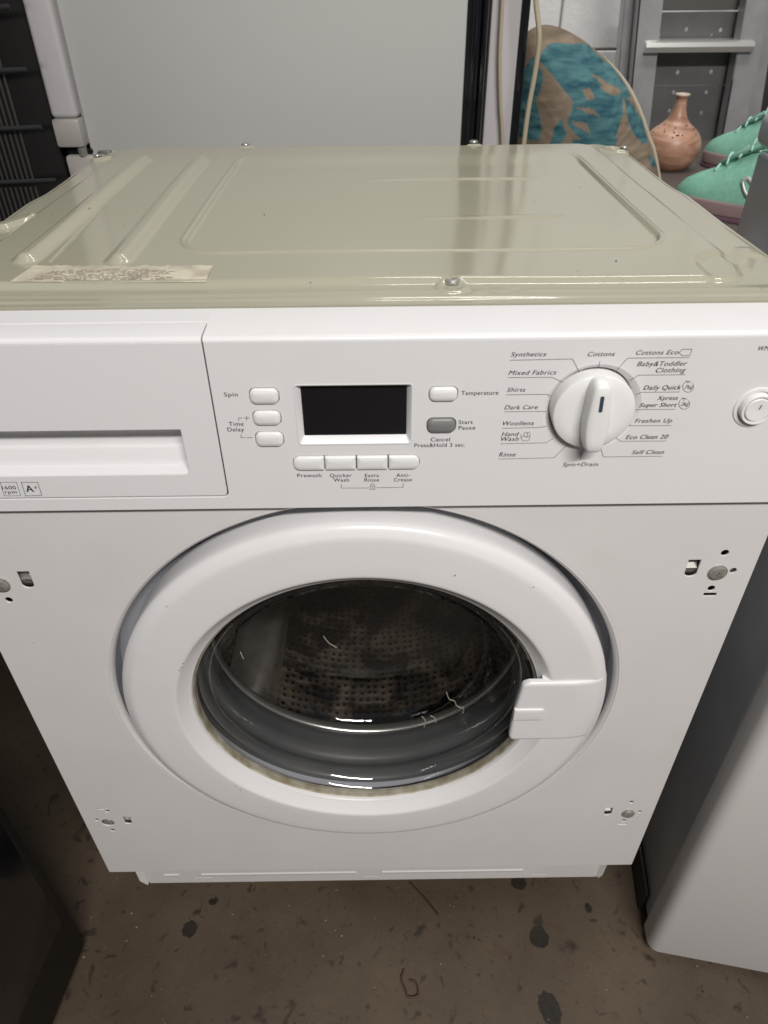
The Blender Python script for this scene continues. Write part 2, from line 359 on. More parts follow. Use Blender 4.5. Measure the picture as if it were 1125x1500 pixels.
# ---- lid: one pressed sheet, height field in real metres
ZL = .8085
GR = {}
def lidz(x, y):
    gx, gy, gz = GR['z']; i = int(round((x-gx[0])/(gx[1]-gx[0]))); j = int(round((y-gy[0])/(gy[1]-gy[0])))
    return float(gz[min(max(j, 0), len(gy)-1), min(max(i, 0), len(gx)-1)])
def lid():
    K = (CZ-ZL)
    def L(px, py): v = ray(px, py, 2, ZL); return np.array((v.x, v.y))
    x0, x1, y0, y1 = -.2970, .2970, .0355, .5165
    nx, ny = 560, 460
    X, Y = np.meshgrid(np.linspace(x0, x1, nx), np.linspace(y0, y1, ny))
    ss = lambda a, b, t: (lambda u: u*u*(3-2*u))(np.clip((t-a)/(b-a), 0, 1))
    def rr(ax, bx, ay, by, r):        # signed distance to rounded rect
        dx = np.abs(X-(ax+bx)/2)-(bx-ax)/2+r; dy = np.abs(Y-(ay+by)/2)-(by-ay)/2+r
        return np.hypot(np.maximum(dx, 0), np.maximum(dy, 0))+np.minimum(np.maximum(dx, dy), 0)-r
    def cap(a, b):
        d = b-a; t = np.clip(((X-a[0])*d[0]+(Y-a[1])*d[1])/(d@d), 0, 1); return np.hypot(X-a[0]-t*d[0], Y-a[1]-t*d[1])
    # raised deck and lower flange
    deck = rr(-.271, .262, .0655, .50, .022)
    Z = -.0038*ss(-.004, .0045, deck)
    # flange bead along the front and right, front rim rolls down
    Z += .0007*np.exp(-((Y-.0515)/.0026)**2)*(X < .262)*(1-np.exp(-((X-.067)/.017)**2)*.9)*(1-.9*np.exp(-((X-.105)/.006)**2))
    Z -= .0030*(1-ss(.0355, .0440, Y))
    Z -= .0020*ss(.291, .2970, np.abs(X))
    Z -= .0008*ss(.511, .5165, Y)
    # diagonal corner press, front right
    cr = rr(.235, .31, .02, .115, .03); Z -= .0020*(1-ss(-.004, .004, cr))*ss(.05, .07, Y)
    cr2 = cap(np.array((.268, .094)), np.array((.284, .125))); Z += .0022*(1-ss(.0, .012, cr2))
    # two stiffening ridges
    for (a, b) in ((L(40, 380), L(210, 236)), (L(176, 380), L(295, 236))):
        d = cap(a, b); Z += .0055*(1-ss(.0020, .0115, d))
    # fine crease beside the first ridge
    Z -= .0007*np.exp(-(cap(L(75, 383), L(147, 307))/.0012)**2)
    # sunk panel
    pl, pb = L(270, 350)[0]+.001, L(560, 367)[1]; pr = L(966, 345)[0]; pt = .50
    d = rr(pl, pr, pb, .462, .034)
    fb = 1-ss(.40, .455, Y); Z -= .0024*(1-ss(-.0024, .0004, d))*fb
    Z += .0013*np.exp(-((d-.0016)/.0019)**2)*fb
    # pressed dashes inside it
    for (a, b) in ((L(520, 259), L(780, 257)), (L(600, 314), L(818, 313))):
        q = cap(a, b); fade = ss(0, .09, X-a[0]); Z += fade*(.0014*(1-ss(.001, .0056, q)))
    # corner tabs with screws, left latch tab, gentle oil-canning
    for (a, s) in ((L(140, 227), 1), (L(908, 214), -1)):
        q = np.hypot(X-a[0], Y-a[1]); Z += .0030*(1-ss(.012, .019, q)); Z -= .0022*(1-ss(.006, .010, q))
    a, b = L(2, 326), L(40, 314); q = cap(a, b); Z += .0034*(1-ss(.004, .0075, q))
    for (px, py) in ((360, 214), (694, 210), (662, 415)):
        a = L(px, py); q = np.hypot(X-a[0], Y-a[1]); Z += .0016*(1-ss(.0085, .0125, q))-.0010*(1-ss(.0060, .0075, q))
    Z += .0005*np.sin(X*11+.6)*np.cos(Y*9)+.00035*np.sin(X*23+Y*17)
    GR['z'] = (np.linspace(x0, x1, nx), np.linspace(y0, y1, ny), ZL+Z)
    Z = np.maximum(Z, -.0049)
    # outline: clipped corners and a small notch on the right edge
    XX, YY = X.copy(), Y.copy()
    inset = .0035*ss(.28, .32, Y)+.0015*np.sin(Y*40)*.3
    XX = np.where(np.abs(X) > .25, X-np.sign(X)*inset*((np.abs(X)-.25)/.0455), X)
    crn = .018*ss(.272, .2955, np.abs(X))*ss(.44, .5165, Y); YY = Y-crn
    crf = .006*ss(.282, .2955, np.abs(X))*(1-ss(.0355, .06, Y)); YY = YY+crf
    Zw = ZL+Z
    vs = np.stack([XX, YY, Zw], -1).reshape(-1, 3)
    idx = np.arange(nx*ny).reshape(ny, nx)
    q = np.stack([idx[:-1, :-1], idx[:-1, 1:], idx[1:, 1:], idx[1:, :-1]], -1).reshape(-1, 4)
    # folded skirt
    ring = np.concatenate([idx[0, :], idx[1:, -1], idx[-1, -2::-1], idx[-2:0, 0][::-1] if False else idx[-2:0:-1, 0]])
    sk = vs[ring].copy(); sk[:, 2] = np.minimum(sk[:, 2]-.0033, .8034); n0 = len(vs); n = len(ring)
    c = sk.copy(); vs = np.vstack([vs, sk]); a = ring; b = np.roll(ring, -1); a2 = n0+np.arange(n); b2 = np.roll(a2, -1)
    q = np.vstack([q, np.stack([a, a2, b2, b], -1)])
    me = bpy.data.meshes.new('m'); me.vertices.add(len(vs)); me.vertices.foreach_set('co', vs.ravel())
    me.loops.add(q.size); me.loops.foreach_set('vertex_index', q.ravel().astype(np.int32))
    me.polygons.add(len(q)); me.polygons.foreach_set('loop_start', np.arange(0, q.size, 4, dtype=np.int32))
    me.update(calc_edges=True); me.validate(); return me
lido = P('lid', lid(), M['lid'], 50)
for (px, py, dz, s) in ((360, 213, .001, .72), (694, 209, .001, .72), (662, 414, -.0028, .86), (914, 217, -.001, .62), (143, 229, -.001, .62)):
    v = ray(px, py, 2, ZL+dz); screw((v.x, v.y, v.z+.0006), (-math.pi/2, 0, random.uniform(0, 2)), s, lido)
v = ray(153, 222, 2, ZL+.002)   # sheet clip in the left back corner
P('clip', box(v.x-.007, v.x+.007, v.y-.004, v.y+.004, ZL+.0005, ZL+.0028, .0008), M['holegrey'], 30, lido)
# black strip put in as the shadow line under the lid
P('lid_gap_shade', box(-.292, .292, .0362, .50, .8000, .80335), M['gap'], 30, lido)
# dirt specks
for (px, py) in ((845, 405), (912, 413), (183, 332), (133, 313), (78, 316), (387, 313), (783, 293), (455, 418), (902, 385), (850, 272), (935, 320)):
    v = ray(px, py, 2, ZL-.001 if py < 400 else ZL-.0035)
    rr_ = random.uniform(.0003, .0007)
    P('dirt_speck', lathe([(rr_, 0), (rr_*.8, rr_*.6), (.0001, rr_*.8)], v.x, lidz(v.x, v.y)+.0001, 8, ax='z', cy=v.y), M['gap'], 30, lido)
# worn information sticker, torn along the back
def pt(px, py): v = ray(px, py, 2, ZL+.0008); return v
A, B, Cc, D = pt(14, 411), pt(301, 409), pt(312, 387), pt(50, 387)
edge = []
for i in range(41):
    t = i/40; q = Cc.lerp(D, t); edge.append(Vector((q.x, q.y+random.uniform(-.0022, .0016)*(1 if 0 < i < 40 else 0), q.z)))
low = [A.lerp(B, i/40) for i in range(41)]
N_ = 41; vs = [(v.x, v.y, lidz(v.x, v.y)+.0004) for v in low]+[(v.x, v.y, lidz(v.x, v.y)+.0004) for v in reversed(edge)]
mid = [a_.lerp(b_, t) for t in (.25, .5, .75) for a_, b_ in zip(low, list(reversed(edge)))]
vs = vs[:N_]+[(v.x, v.y, lidz(v.x, v.y)+.0004) for v in mid]+vs[N_:]
fs = [(r_*N_+i, r_*N_+i+1, (r_+1)*N_+i+1, (r_+1)*N_+i) for r_ in range(4) for i in range(N_-1)]
stk = P('information_sticker', mesh(vs, fs), M['paper'], False, lido, 'worn cream information sticker with faded print')
bm = bmesh.new()
for row in range(9):
    y = A.y+.0030+row*.0023; x = A.x+.012+row*.0012; xe = B.x-.022+random.uniform(-.02, 0)
    while x < xe:
        wd = random.uniform(.0015, .007); wd = min(wd, xe-x)
        if random.random() < .85:
            vv = [bm.verts.new((a, b, lidz(a, b)+.00062)) for a, b in ((x, y), (x+wd, y), (x+wd, y+.0008), (x, y+.0008))]; bm.faces.new(vv)
        x += wd+.0012
fp = P('faded_print', fromb(bm), M['paperink'], False, lido); fp['kind'] = 'stuff'

# ---- fascia
def FA(px, py, y=FY): v = ray(px, py, 1, y); return (v.x, v.z)
ZF0, ZF1 = .6752, .7975
DB = ray(150, 730, 1, FY).z
DX = -.0868                      # right edge of the drawer opening
def pxrect(a, b, c, d, y=FY):    # left, right, top, bottom pixel at mid line -> x0,x1,z0,z1
    mx, my = (a+b)/2, (c+d)/2
    return FA(a, my, y)[0], FA(b, my, y)[0], FA(mx, d, y)[1], FA(mx, c, y)[1]
btns = dict(spin=(365, 409, 568, 592), plus=(370, 412, 601, 623), minus=(374, 416, 632, 654), temp=(628, 671, 566, 588), start=(625, 668, 612, 634))
gaps = [rrect(*pxrect(*b), .0040) for b in btns.values()]
lcd = pxrect(441, 597, 569, 642); lcdo = (lcd[0]-.0022, lcd[1]+.0020, lcd[2]-.0034, lcd[3]+.0020)
row = pxrect(429, 615, 667, 688)
dial = FA(867, 599); DR = .0300
pwr = FA(1107, 597); PR = .0140
outer = [(DX, ZF1), (DX, DB+.0035), (DX-.0004, DB+.0019), (DX-.0018, DB+.0005), (DX-.0035, DB), (-HW, DB), (-HW, ZF0), (HW, ZF0), (HW, ZF1)]
P('fascia', plate([outer, rrect(*lcdo, .0015)] + gaps + [rrect(*row, .0049), circ(dial[0], dial[1], DR, 96), circ(pwr[0], pwr[1], PR, 64)], FY, .003, .0005, res=3), M['plastic'])
P('fascia_backing', box(DX-.004, .2973, .0045, .006, .672, .797), M['gap'])
P('fascia_lower_lip', profx([(-.0010, ZF0+.0005), (-.0006, ZF0-.0022), (.0010, ZF0-.0030), (.004, ZF0-.003), (.004, ZF0+.0005)], -HW, HW), M['plastic'])
ledge = [(FY, ZF1+.0001), (FY+.0004, .7989), (FY+.0014, .7999), (FY+.0030, .8004), (.034, .8022), (.034, .7960), (0, .7960), (0, ZF1)]
P('fascia_top', profx(ledge, DX, HW), M['plastic'])
P('fascia_top', profx([(.0152, .7960), (.0152, .8010), (.0156, .8014), (.034, .8022), (.034, .7960)], -HW, DX-.00001), M['plastic'])

# text printed on the fascia
def textmesh(s, size=1, bold=0, shear=0):
    cu = bpy.data.curves.new('t', 'FONT'); cu.body = s; cu.size = size; cu.shear = shear; cu.offset = bold; cu.resolution_u = 4; cu.space_character = 1.08
    o = bpy.data.objects.new('t', cu); C.link(o); dg = bpy.context.evaluated_depsgraph_get(); dg.update()
    me = bpy.data.meshes.new_from_object(o.evaluated_get(dg)); bpy.data.objects.remove(o); bpy.data.curves.remove(cu); return me
CAP = None
def shifted(me, d):
    m2 = me.copy(); m2.transform(Matrix.Translation((d, 0, -.012))); return m2
def put_text(s, x0, x1, zb, zt_cap, y, bold=0, shear=0):
    global CAP
    if CAP is None:
        m = textmesh('H'); CAP = max(v.co.y for v in m.vertices); bpy.data.meshes.remove(m)
    me = textmesh(s, 1, 0, shear)
    if bold: me = join([me.copy() if q == 0 else shifted(me, q) for q in (0, .045)])
    else: me = join([me.copy() if q == 0 else shifted(me, q) for q in (0, .022)])
   
    n = len(me.vertices); co = np.empty(n*3); me.vertices.foreach_get('co', co); co = co.reshape(-1, 3)
    mn, mx_ = co[:, 0].min(), co[:, 0].max(); sx = (x1-x0)/(mx_-mn); sz = (zt_cap-zb)/CAP
    out = np.c_[x0+(co[:, 0]-mn)*sx, np.full(n, y-.00012), zb+co[:, 1]*sz]
    me.vertices.foreach_set('co', out.ravel()); me.update(); return me
def strokes(lines, y, wd):
    bm = bmesh.new(); yy = y-.00012
    for L in lines:
        for (a, b) in zip(L[:-1], L[1:]):
            a, b = Vector(a), Vector(b); d = (b-a)
            if d.length < 1e-7: continue
            d.normalize(); n = Vector((-d.y, d.x))*wd/2; a = a-d*wd*.4; b = b+d*wd*.4
            vv = [bm.verts.new((q.x, yy, q.y)) for q in (a-n, b-n, b+n, a+n)]; bm.faces.new(vv)
    me = bpy.data.meshes.new('m'); bm.to_mesh(me); bm.free(); return me
C5 = lambda X, Y: FA(300+.3911*X, 520+.3911*Y)
C6 = lambda X, Y: FA(700+.3778*X, 480+.3778*Y)
LW = .00034
def mark(name, cv, texts=(), lines=(), bold=0, shear=0, label=None, lw=LW):
    ms = []
    for (s, a, b, base, top) in texts:
        p0, p1, pt_ = cv(a, base), cv(b, base), cv((a+b)/2, top)
        me = put_text(s, p0[0], p1[0], (p0[1]+p1[1])/2, pt_[1], FY, bold, shear)
        ms.append(me)
    if lines: ms.append(strokes([[cv(*q) for q in L] for L in lines], FY, lw))
    return P(name, join(ms), M['ink'], False, None, label)
def circle_line(cx, cy, r, a0=0, a1=360, n=20, ry=None):
    return [(cx+r*math.cos(math.radians(a0+(a1-a0)*i/n)), cy-(ry or r)*math.sin(math.radians(a0+(a1-a0)*i/n))) for i in range(n+1)]
mark('button_marking', C5, [('Spin', 73, 125, 155, 140)], label='print reading Spin')
mark('button_marking', C5, [('Time', 91, 146, 265, 250), ('Delay', 86, 148, 286, 271)], [[(127, 247), (127, 236), (140, 236)], [(147, 236), (167, 236)], [(157, 228), (157, 244)], [(136, 297), (136, 309), (150, 309)], [(157, 309), (178, 309)]], label='print reading Time Delay with plus and minus')
mark('button_marking', C5, [('Prewash', 347, 437, 457, 444)], label='print reading Prewash')
mark('button_marking', C5, [('Quicker', 469, 551, 457, 444), ('Wash', 482, 541, 474, 461)], label='print reading Quicker Wash')
mark('button_marking', C5, [('Extra', 600, 652, 457, 444), ('Rinse', 598, 653, 474, 461)], label='print reading Extra Rinse')
mark('button_marking', C5, [('Anti-', 717, 768, 456, 443), ('Crease', 708, 776, 473, 460)], label='print reading Anti-Crease')
mark('child_lock_marking', C5, [], [[(511, 484), (511, 498), (614, 498)], [(642, 497), (743, 495), (743, 481)], [(619, 491), (637, 491), (637, 503), (619, 503), (619, 491)], [(622, 491), (622, 485), (625, 482), (631, 482), (634, 485), (634, 491)], [(628, 495), (628, 500)]], label='padlock symbol with bracket line')
mark('button_marking', C5, [('Temperature', 960, 1099, 149, 134)], label='print reading Temperature')
mark('button_marking', C5, [('Start', 950, 1004, 258, 244), ('Pause', 950, 1013, 279, 265)], label='print reading Start Pause')
mark('button_marking', C5, [('Cancel', 846, 918, 323, 309), ('Press&Hold 3 sec.', 785, 975, 344, 330)], label='print reading Cancel Press&Hold 3 sec.')
SH = .28
D6 = [
 ('Synthetics', [('Synthetics', 127, 265, 111, 94)], [[(125, 126), (367, 121), (393, 172)]], 0),
 ('Cottons', [('Cottons', 425, 530, 110, 93)], [[(473, 131), (467, 158)]], 0),
 ('Cottons Eco', [('Cottons Eco', 612, 776, 104, 87)], [[(820, 115), (580, 118), (535, 169)], [(780, 97), (793, 84), (829, 83), (822, 107), (791, 108), (780, 97)]], 0),
 ('Baby&Toddler Clothing', [('Baby&Toddler', 616, 810, 148, 130), ('Clothing', 688, 804, 173, 155)], [[(803, 182), (622, 184), (588, 205)]], 0),
 ('Daily Quick 7kg', [('Daily Quick', 640, 786, 240, 223), ('7kg', 800, 833, 236, 223)], [[(783, 249), (635, 250), (612, 259)], circle_line(815, 229, 21, 60, 395, 22), [(806, 206), (818, 208), (812, 217)]], 1),
 ('Xpress Super Short 2kg', [('Xpress', 693, 775, 280, 264), ('Super Short', 625, 770, 307, 291), ('2kg', 785, 817, 302, 289)], [[(765, 316), (612, 317)], circle_line(800, 295, 21, 60, 395, 22), [(791, 272), (803, 274), (797, 283)]], 1),
 ('Freshen Up', [('Freshen Up', 607, 752, 368, 352)], [[(747, 379), (600, 380), (583, 376)]], 0),
 ('Eco Clean 20', [('Eco Clean 20', 572, 736, 431, 415)], [[(730, 439), (553, 440), (534, 425)]], 1),
 ('Self Clean', [('Self Clean', 595, 720, 490, 474)], [[(714, 498), (487, 501), (472, 456)]], 0),
 ('Spin+Drain', [('Spin+Drain', 327, 465, 537, 522)], [[(397, 511), (405, 473)]], 0),
 ('Rinse', [('Rinse', 80, 146, 499, 483)], [[(80, 509), (295, 504), (341, 458)]], 0),
 ('Hand Wash', [('Hand', 91, 159, 420, 404), ('Wash', 89, 158, 439, 423)], [[(88, 450), (264, 446), (292, 429)], [(166, 414), (169, 432), (175, 438), (194, 438), (200, 432), (203, 411)], circle_line(186, 414, 8), [(170, 424), (180, 420), (190, 425), (200, 421)], [(190, 408), (202, 404)]], 0),
 ('Woollens', [('Woollens', 96, 217, 378, 362)], [[(95, 390), (240, 386), (266, 382)]], 0),
 ('Dark Care', [('Dark Care', 102, 232, 316, 300)], [[(102, 326), (262, 324)]], 0),
 ('Shirts', [('Shirts', 112, 184, 248, 232)], [[(109, 260), (268, 258), (284, 265)]], 0),
 ('Mixed Fabrics', [('Mixed Fabrics', 118, 304, 182, 165)], [[(117, 193), (287, 192), (329, 211)]], 0),
 ('WM', [('WM', 1085, 1128, 88, 71)], [], 0)]
for (lab, tx, ln, bold) in D6:
    mark('dial_marking' if lab != 'WM' else 'model_marking', C6, tx, ln, 1 if bold else 0, SH, 'print reading '+lab, .00032)

# buttons
def pill(x0, x1, z0, z1, y0, y1, r, puff=.0008, rs=None):
    """button: rounded rect wall from y0 (back) to y1, softly domed front"""
    vs = []; fs = []; rings = [(0, y0), (0, y1+.0009), (.0003, y1+.0003), (.0010, y1), (.0020, y1-puff*.5), (.0030, y1-puff*.8)]
    n = None
    for (ins, y) in rings:
        rad = [max(q-ins, .0004) if q > 0 else 0 for q in (rs or [r]*4)]
        L = rrect(x0+ins, x1-ins, z0+ins, z1-ins, [max(q, .0004) for q in rad], 6); n = len(L)
        vs += [(a, y, b) for a, b in L]
    for k in range(len(rings)-1):
        for i in range(n): fs.append((k*n+i, k*n+(i+1) % n, (k+1)*n+(i+1) % n, (k+1)*n+i))
    fs.append(tuple(range((len(rings)-1)*n, len(rings)*n)))
    bm = bmesh.new(); vv = [bm.verts.new(v) for v in vs]
    for f in fs: bm.faces.new([vv[i] for i in f])
    return fromb(bm)
for k, b in btns.items():
    x0, x1, z0, z1 = pxrect(*b); g = .00045
    P('button', pill(x0+g, x1-g, z0+g, z1-g, .003, FY-.0015, .0038), M['greybtn' if k == 'start' else 'button'], 60, None, 'grey start and pause button' if k == 'start' else None)
x0, x1, z0, z1 = row; w4 = (x1-x0)/4
for i in range(4):
    rs = (.0045 if i == 0 else .0006, .0045 if i == 3 else .0006, .0045 if i == 3 else .0006, .0045 if i == 0 else .0006)
    P('button', pill(x0+i*w4+.00035, x0+(i+1)*w4-.00035, z0+.0004, z1-.0004, .003, FY-.0015, 0, .0007, rs), M['button'], 60)
# display: sloping frame and black glass
def loft(loops, close=False):
    n = len(loops[0]); vs = [p for L in loops for p in L]; fs = []
    for k in range(len(loops)-1):
        for i in range(n): fs.append((k*n+i, k*n+(i+1) % n, (k+1)*n+(i+1) % n, (k+1)*n+i))
    if close: fs.append(tuple(range((len(loops)-1)*n, len(loops)*n)))
    return mesh(vs, fs)
L3 = lambda r, rad, y: [(a, y, b) for a, b in rrect(*r, rad)]
lcdi = (lcd[0]+.0007, lcd[1]-.0007, lcd[2]+.0004, lcd[3]-.0004)
dsp = P('display', loft([L3((lcdi[0]-.0008, lcdi[1]+.0008, lcdi[2]-.0008, lcdi[3]+.0008), .001, FY+.0042), L3(lcdi, .0006, FY+.0040)], True), M['black'], 30, None, 'blank black display window')
P('display_frame', loft([L3((lcdo[0]-.0014, lcdo[1]+.0014, lcdo[2]-.0018, lcdo[3]+.0014), .0026, FY-.0001), L3((lcdo[0]-.0006, lcdo[1]+.0006, lcdo[2]-.0006, lcdo[3]+.0006), .0020, FY-.0003), L3(lcdo, .0016, FY+.0001), L3((lcdi[0]-.0002, lcdi[1]+.0002, lcdi[2]-.0002, lcdi[3]+.0002), .0008, FY+.0042), L3((lcdi[0]-.0002, lcdi[1]+.0002, lcdi[2]-.0002, lcdi[3]+.0002), .0008, FY+.0052)]), M['plastic'], 25)
# dial: dished well, disc, grip ridge with blue pointer line
dx, dz = dial
P('dial_well', lathe([(DR+.0002, FY+.0002), (DR-.0012, FY+.0010), (DR-.0032, FY+.0038), (DR-.0046, FY+.0080), (DR-.005, FY+.0098)], dx, dz, 96), M['plastic'], 40)
dk = P('dial', lathe([(DR-.0046, .0040), (DR-.0046, FY-.0046), (DR-.0048, FY-.0052), (DR-.0054, FY-.0056), (DR-.012, FY-.0058), (.0001, FY-.0059)], dx, dz, 96), M['button'], 40)
def ridge():
    ang = math.radians(2.4); ca, sa = math.cos(ang), math.sin(ang); vs = []; fs = []; n = 26; levels = [(1.0, 0), (.98, .0045), (.93, .0085), (.86, .0102), (.74, .0110), (.3, .0112)]
    def outl(s):
        pts = []
        HL = .0248
        for i in range(n):
            t = 2*math.pi*i/n; a = math.cos(t); b = math.sin(t)
            wx = .0072 if b > 0 else .0080
            e = .55; X = wx*math.copysign(abs(a)**e, a); Zz = HL*math.copysign(abs(b)**.8, b)
            pts.append((X*s if s > .5 else X*s, Zz-(1-s)*.012*math.copysign(1, b)*(abs(b) > .01)*abs(b)))
        return pts
    for (s, d) in levels:
        for (X, Zz) in outl(s): vs.append((dx+X*ca-Zz*sa, FY-.0058-d, dz+.0010+X*sa+Zz*ca))
    for k in range(len(levels)-1):
        for i in range(n): fs.append((k*n+i, k*n+(i+1) % n, (k+1)*n+(i+1) % n, (k+1)*n+i))
    fs.append(tuple(range((len(levels)-1)*n, len(levels)*n)))
    bm = bmesh.new(); vv = [bm.verts.new(v) for v in vs]
    for f in fs: bm.faces.new([vv[i] for i in f])
    return fromb(bm)
P('grip_ridge', ridge(), M['button'], 70, dk)
a_ = math.radians(2.4)
L = [(dx+X*math.cos(a_)-Z_*math.sin(a_), dz+X*math.sin(a_)+Z_*math.cos(a_)) for X, Z_ in rrect(-.0012, .0012, .0070, .0180, .001)]
P('pointer_line', plate([L], FY-.0058-.01130, .0008, .0001), mat('blue_grey_inlay', (.035, .055, .085), .4), 30, dk)
# power button
qx, qz = pwr
pb_ = P('power_button', lathe([(PR+.0003, FY+.0001), (PR-.0004, FY-.0008), (PR-.0020, FY-.0010), (PR-.0030, FY+.0000), (PR-.0033, FY+.0022)], qx, qz, 64), M['plastic'], 40)
P('button_rim', lathe([(PR-.0035, .002), (PR-.0035, FY-.0032), (PR-.0041, FY-.0040), (PR-.0054, FY-.0038), (PR-.0056, FY-.0028), (PR-.0056, .001)], qx, qz, 64), M['button'], 40, pb_)
P('button_gap', lathe([(PR-.0055, FY-.0015), (PR-.0061, FY-.0015)], qx, qz, 48), M['gap'], 30, pb_)
P('button_cap', lathe([(PR-.0060, FY-.0010), (PR-.0060, FY-.0034), (PR-.0066, FY-.0040), (.0001, FY-.0036)], qx, qz, 48), M['button'], 40, pb_)
P('power_symbol', strokes([[(qx+.0003, qz+.0012), (qx+.0009, qz+.0040)]], FY-.0041, .0005), M['ink'], False, pb_)

# ---- detergent drawer
dw = [(-HW, DB+.0010), (DX-.0042, DB+.0010), (DX-.0024, DB+.0015), (DX-.0012, DB+.0026), (DX-.0009, DB+.0045), (DX-.0009, ZF1), (-HW, ZF1)]
rx1 = FA(265, 630)[0]; rz1 = FA(150, 631)[1]; rz0 = FA(150, 696)[1]; rx1b = FA(276, 690)[0]; rxx = (rx1+rx1b)/2
drw = P('detergent_drawer', plate([dw, rrect(-.285, rxx, rz0, rz1, (.001, .0030, .0006, .0006))], FY, .003, .0005, res=3), M['plastic'])
prof = [(FY+.0014, rz1), (FY+.0070, rz1-.0004), (FY+.0100, rz1-.003), (FY+.0125, rz1-.010), (FY+.0125, rz1-.0165), (FY+.0112, rz1-.0185), (FY+.0100, rz1-.0200), (FY+.0095, rz1-.0275), (FY+.0080, rz1-.0310), (FY+.0030, rz0+.0012), (FY+.0012, rz0)]
pk = profx(prof, -.285, rxx, False); P('handle_recess', pk, M['plastic'], 40, drw)
bm = bmesh.new(); vv = [bm.verts.new((rxx, y, z)) for y, z in prof]; bm.faces.new(vv); P('recess_end', fromb(bm), M['plastic'], False, drw)
P('drawer_top', profx([(FY, ZF1+.0001), (FY+.0004, .7989), (FY+.0014, .7999), (FY+.0030, .8004), (.0140, .8009), (.0144, .8005), (.0144, .7960), (0, .7960), (0, ZF1)], -HW, DX-.0009), M['plastic'], 30, drw)
C4 = lambda X, Y: FA(.3556*X, 360+.3556*Y)
mark('rating_marking', C4, [('1600', 11, 68, 1003, 989), ('rpm', 22, 72, 1020, 1007)], [[(1, 974), (68, 974), (86, 1029), (18, 1030), (1, 974)]], 0, 0, 'print reading 1600 rpm in a box', .0003)
mk0 = wm.children[-1] if False else [o for o in bpy.data.objects if o.name.startswith('rating_marking')][0]
mk0.parent = drw; mk0.matrix_parent_inverse = Matrix.Identity(4)
mk = mark('rating_marking', C4, [('A', 110, 143, 1014, 987), ], [[(88, 974), (155, 974), (173, 1028), (106, 1030), (88, 974)], [(140, 996), (154, 996)], [(146, 989), (148, 1003)]], 1, 0, 'print reading A plus in a box', .0004); mk.parent = drw; mk.matrix_parent_inverse = Matrix.Identity(4)

# ---- door: ring, inner bevel, glass bowl, handle
dr = empty('door', (0, 0, 0), None, None); dr.parent = wm; dr.matrix_parent_inverse = Matrix.Translation(-wm.location)
dprof = [(.2070, .020), (.2078, .002), (.2077, -.0050), (.2071, -.0078), (.2055, -.0100), (.2030, -.0114), (.1998, -.0130), (.1980, -.0136), (.1950, -.0139), (.187, -.0141), (.175, -.0144), (.1640, -.0146), (.1622, -.0145), (.1610, -.0140), (.1602, -.0132), (.1530, -.0062), (.1516, -.0054), (.1508, -.0050), (.1502, -.0040), (.1498, .006)]
P('door_ring', lathe(dprof, dcx, dcz, 240), M['door'], 50, dr)
grime = mat('yellowed_seal', (.56, .54, .45), .35, noise=(70, .2, (.30, .25, .16)))
P('glass_seal', lathe([(.1499, -.0010), (.1497, -.0020), (.1494, -.0021), (.1492, -.0012), (.1490, .0030), (.1488, -.0008), (.1486, -.0016), (.1483, -.0016), (.1481, .006)], dcx, dcz, 200), grime, 50, dr)
bowl = [(.1486, -.0010), (.1462, -.0018), (.1436, .0004), (.1385, .009), (.1335, .022), (.1290, .040), (.1255, .058), (.1220, .068), (.1150, .0745), (.1000, .0765), (.070, .0750), (.035, .0735), (.0005, .0730)]
P('glass_bowl', lathe(bowl, dcx, dcz, 200), M['glass'], True, dr)
inb = [(max(r-.0035, .0004), y-.0035) for r, y in bowl[3:]]
P('glass_bowl_inner_face', lathe([(.1436, .0004)]+inb, dcx, dcz, 200), M['glass'], True, dr)
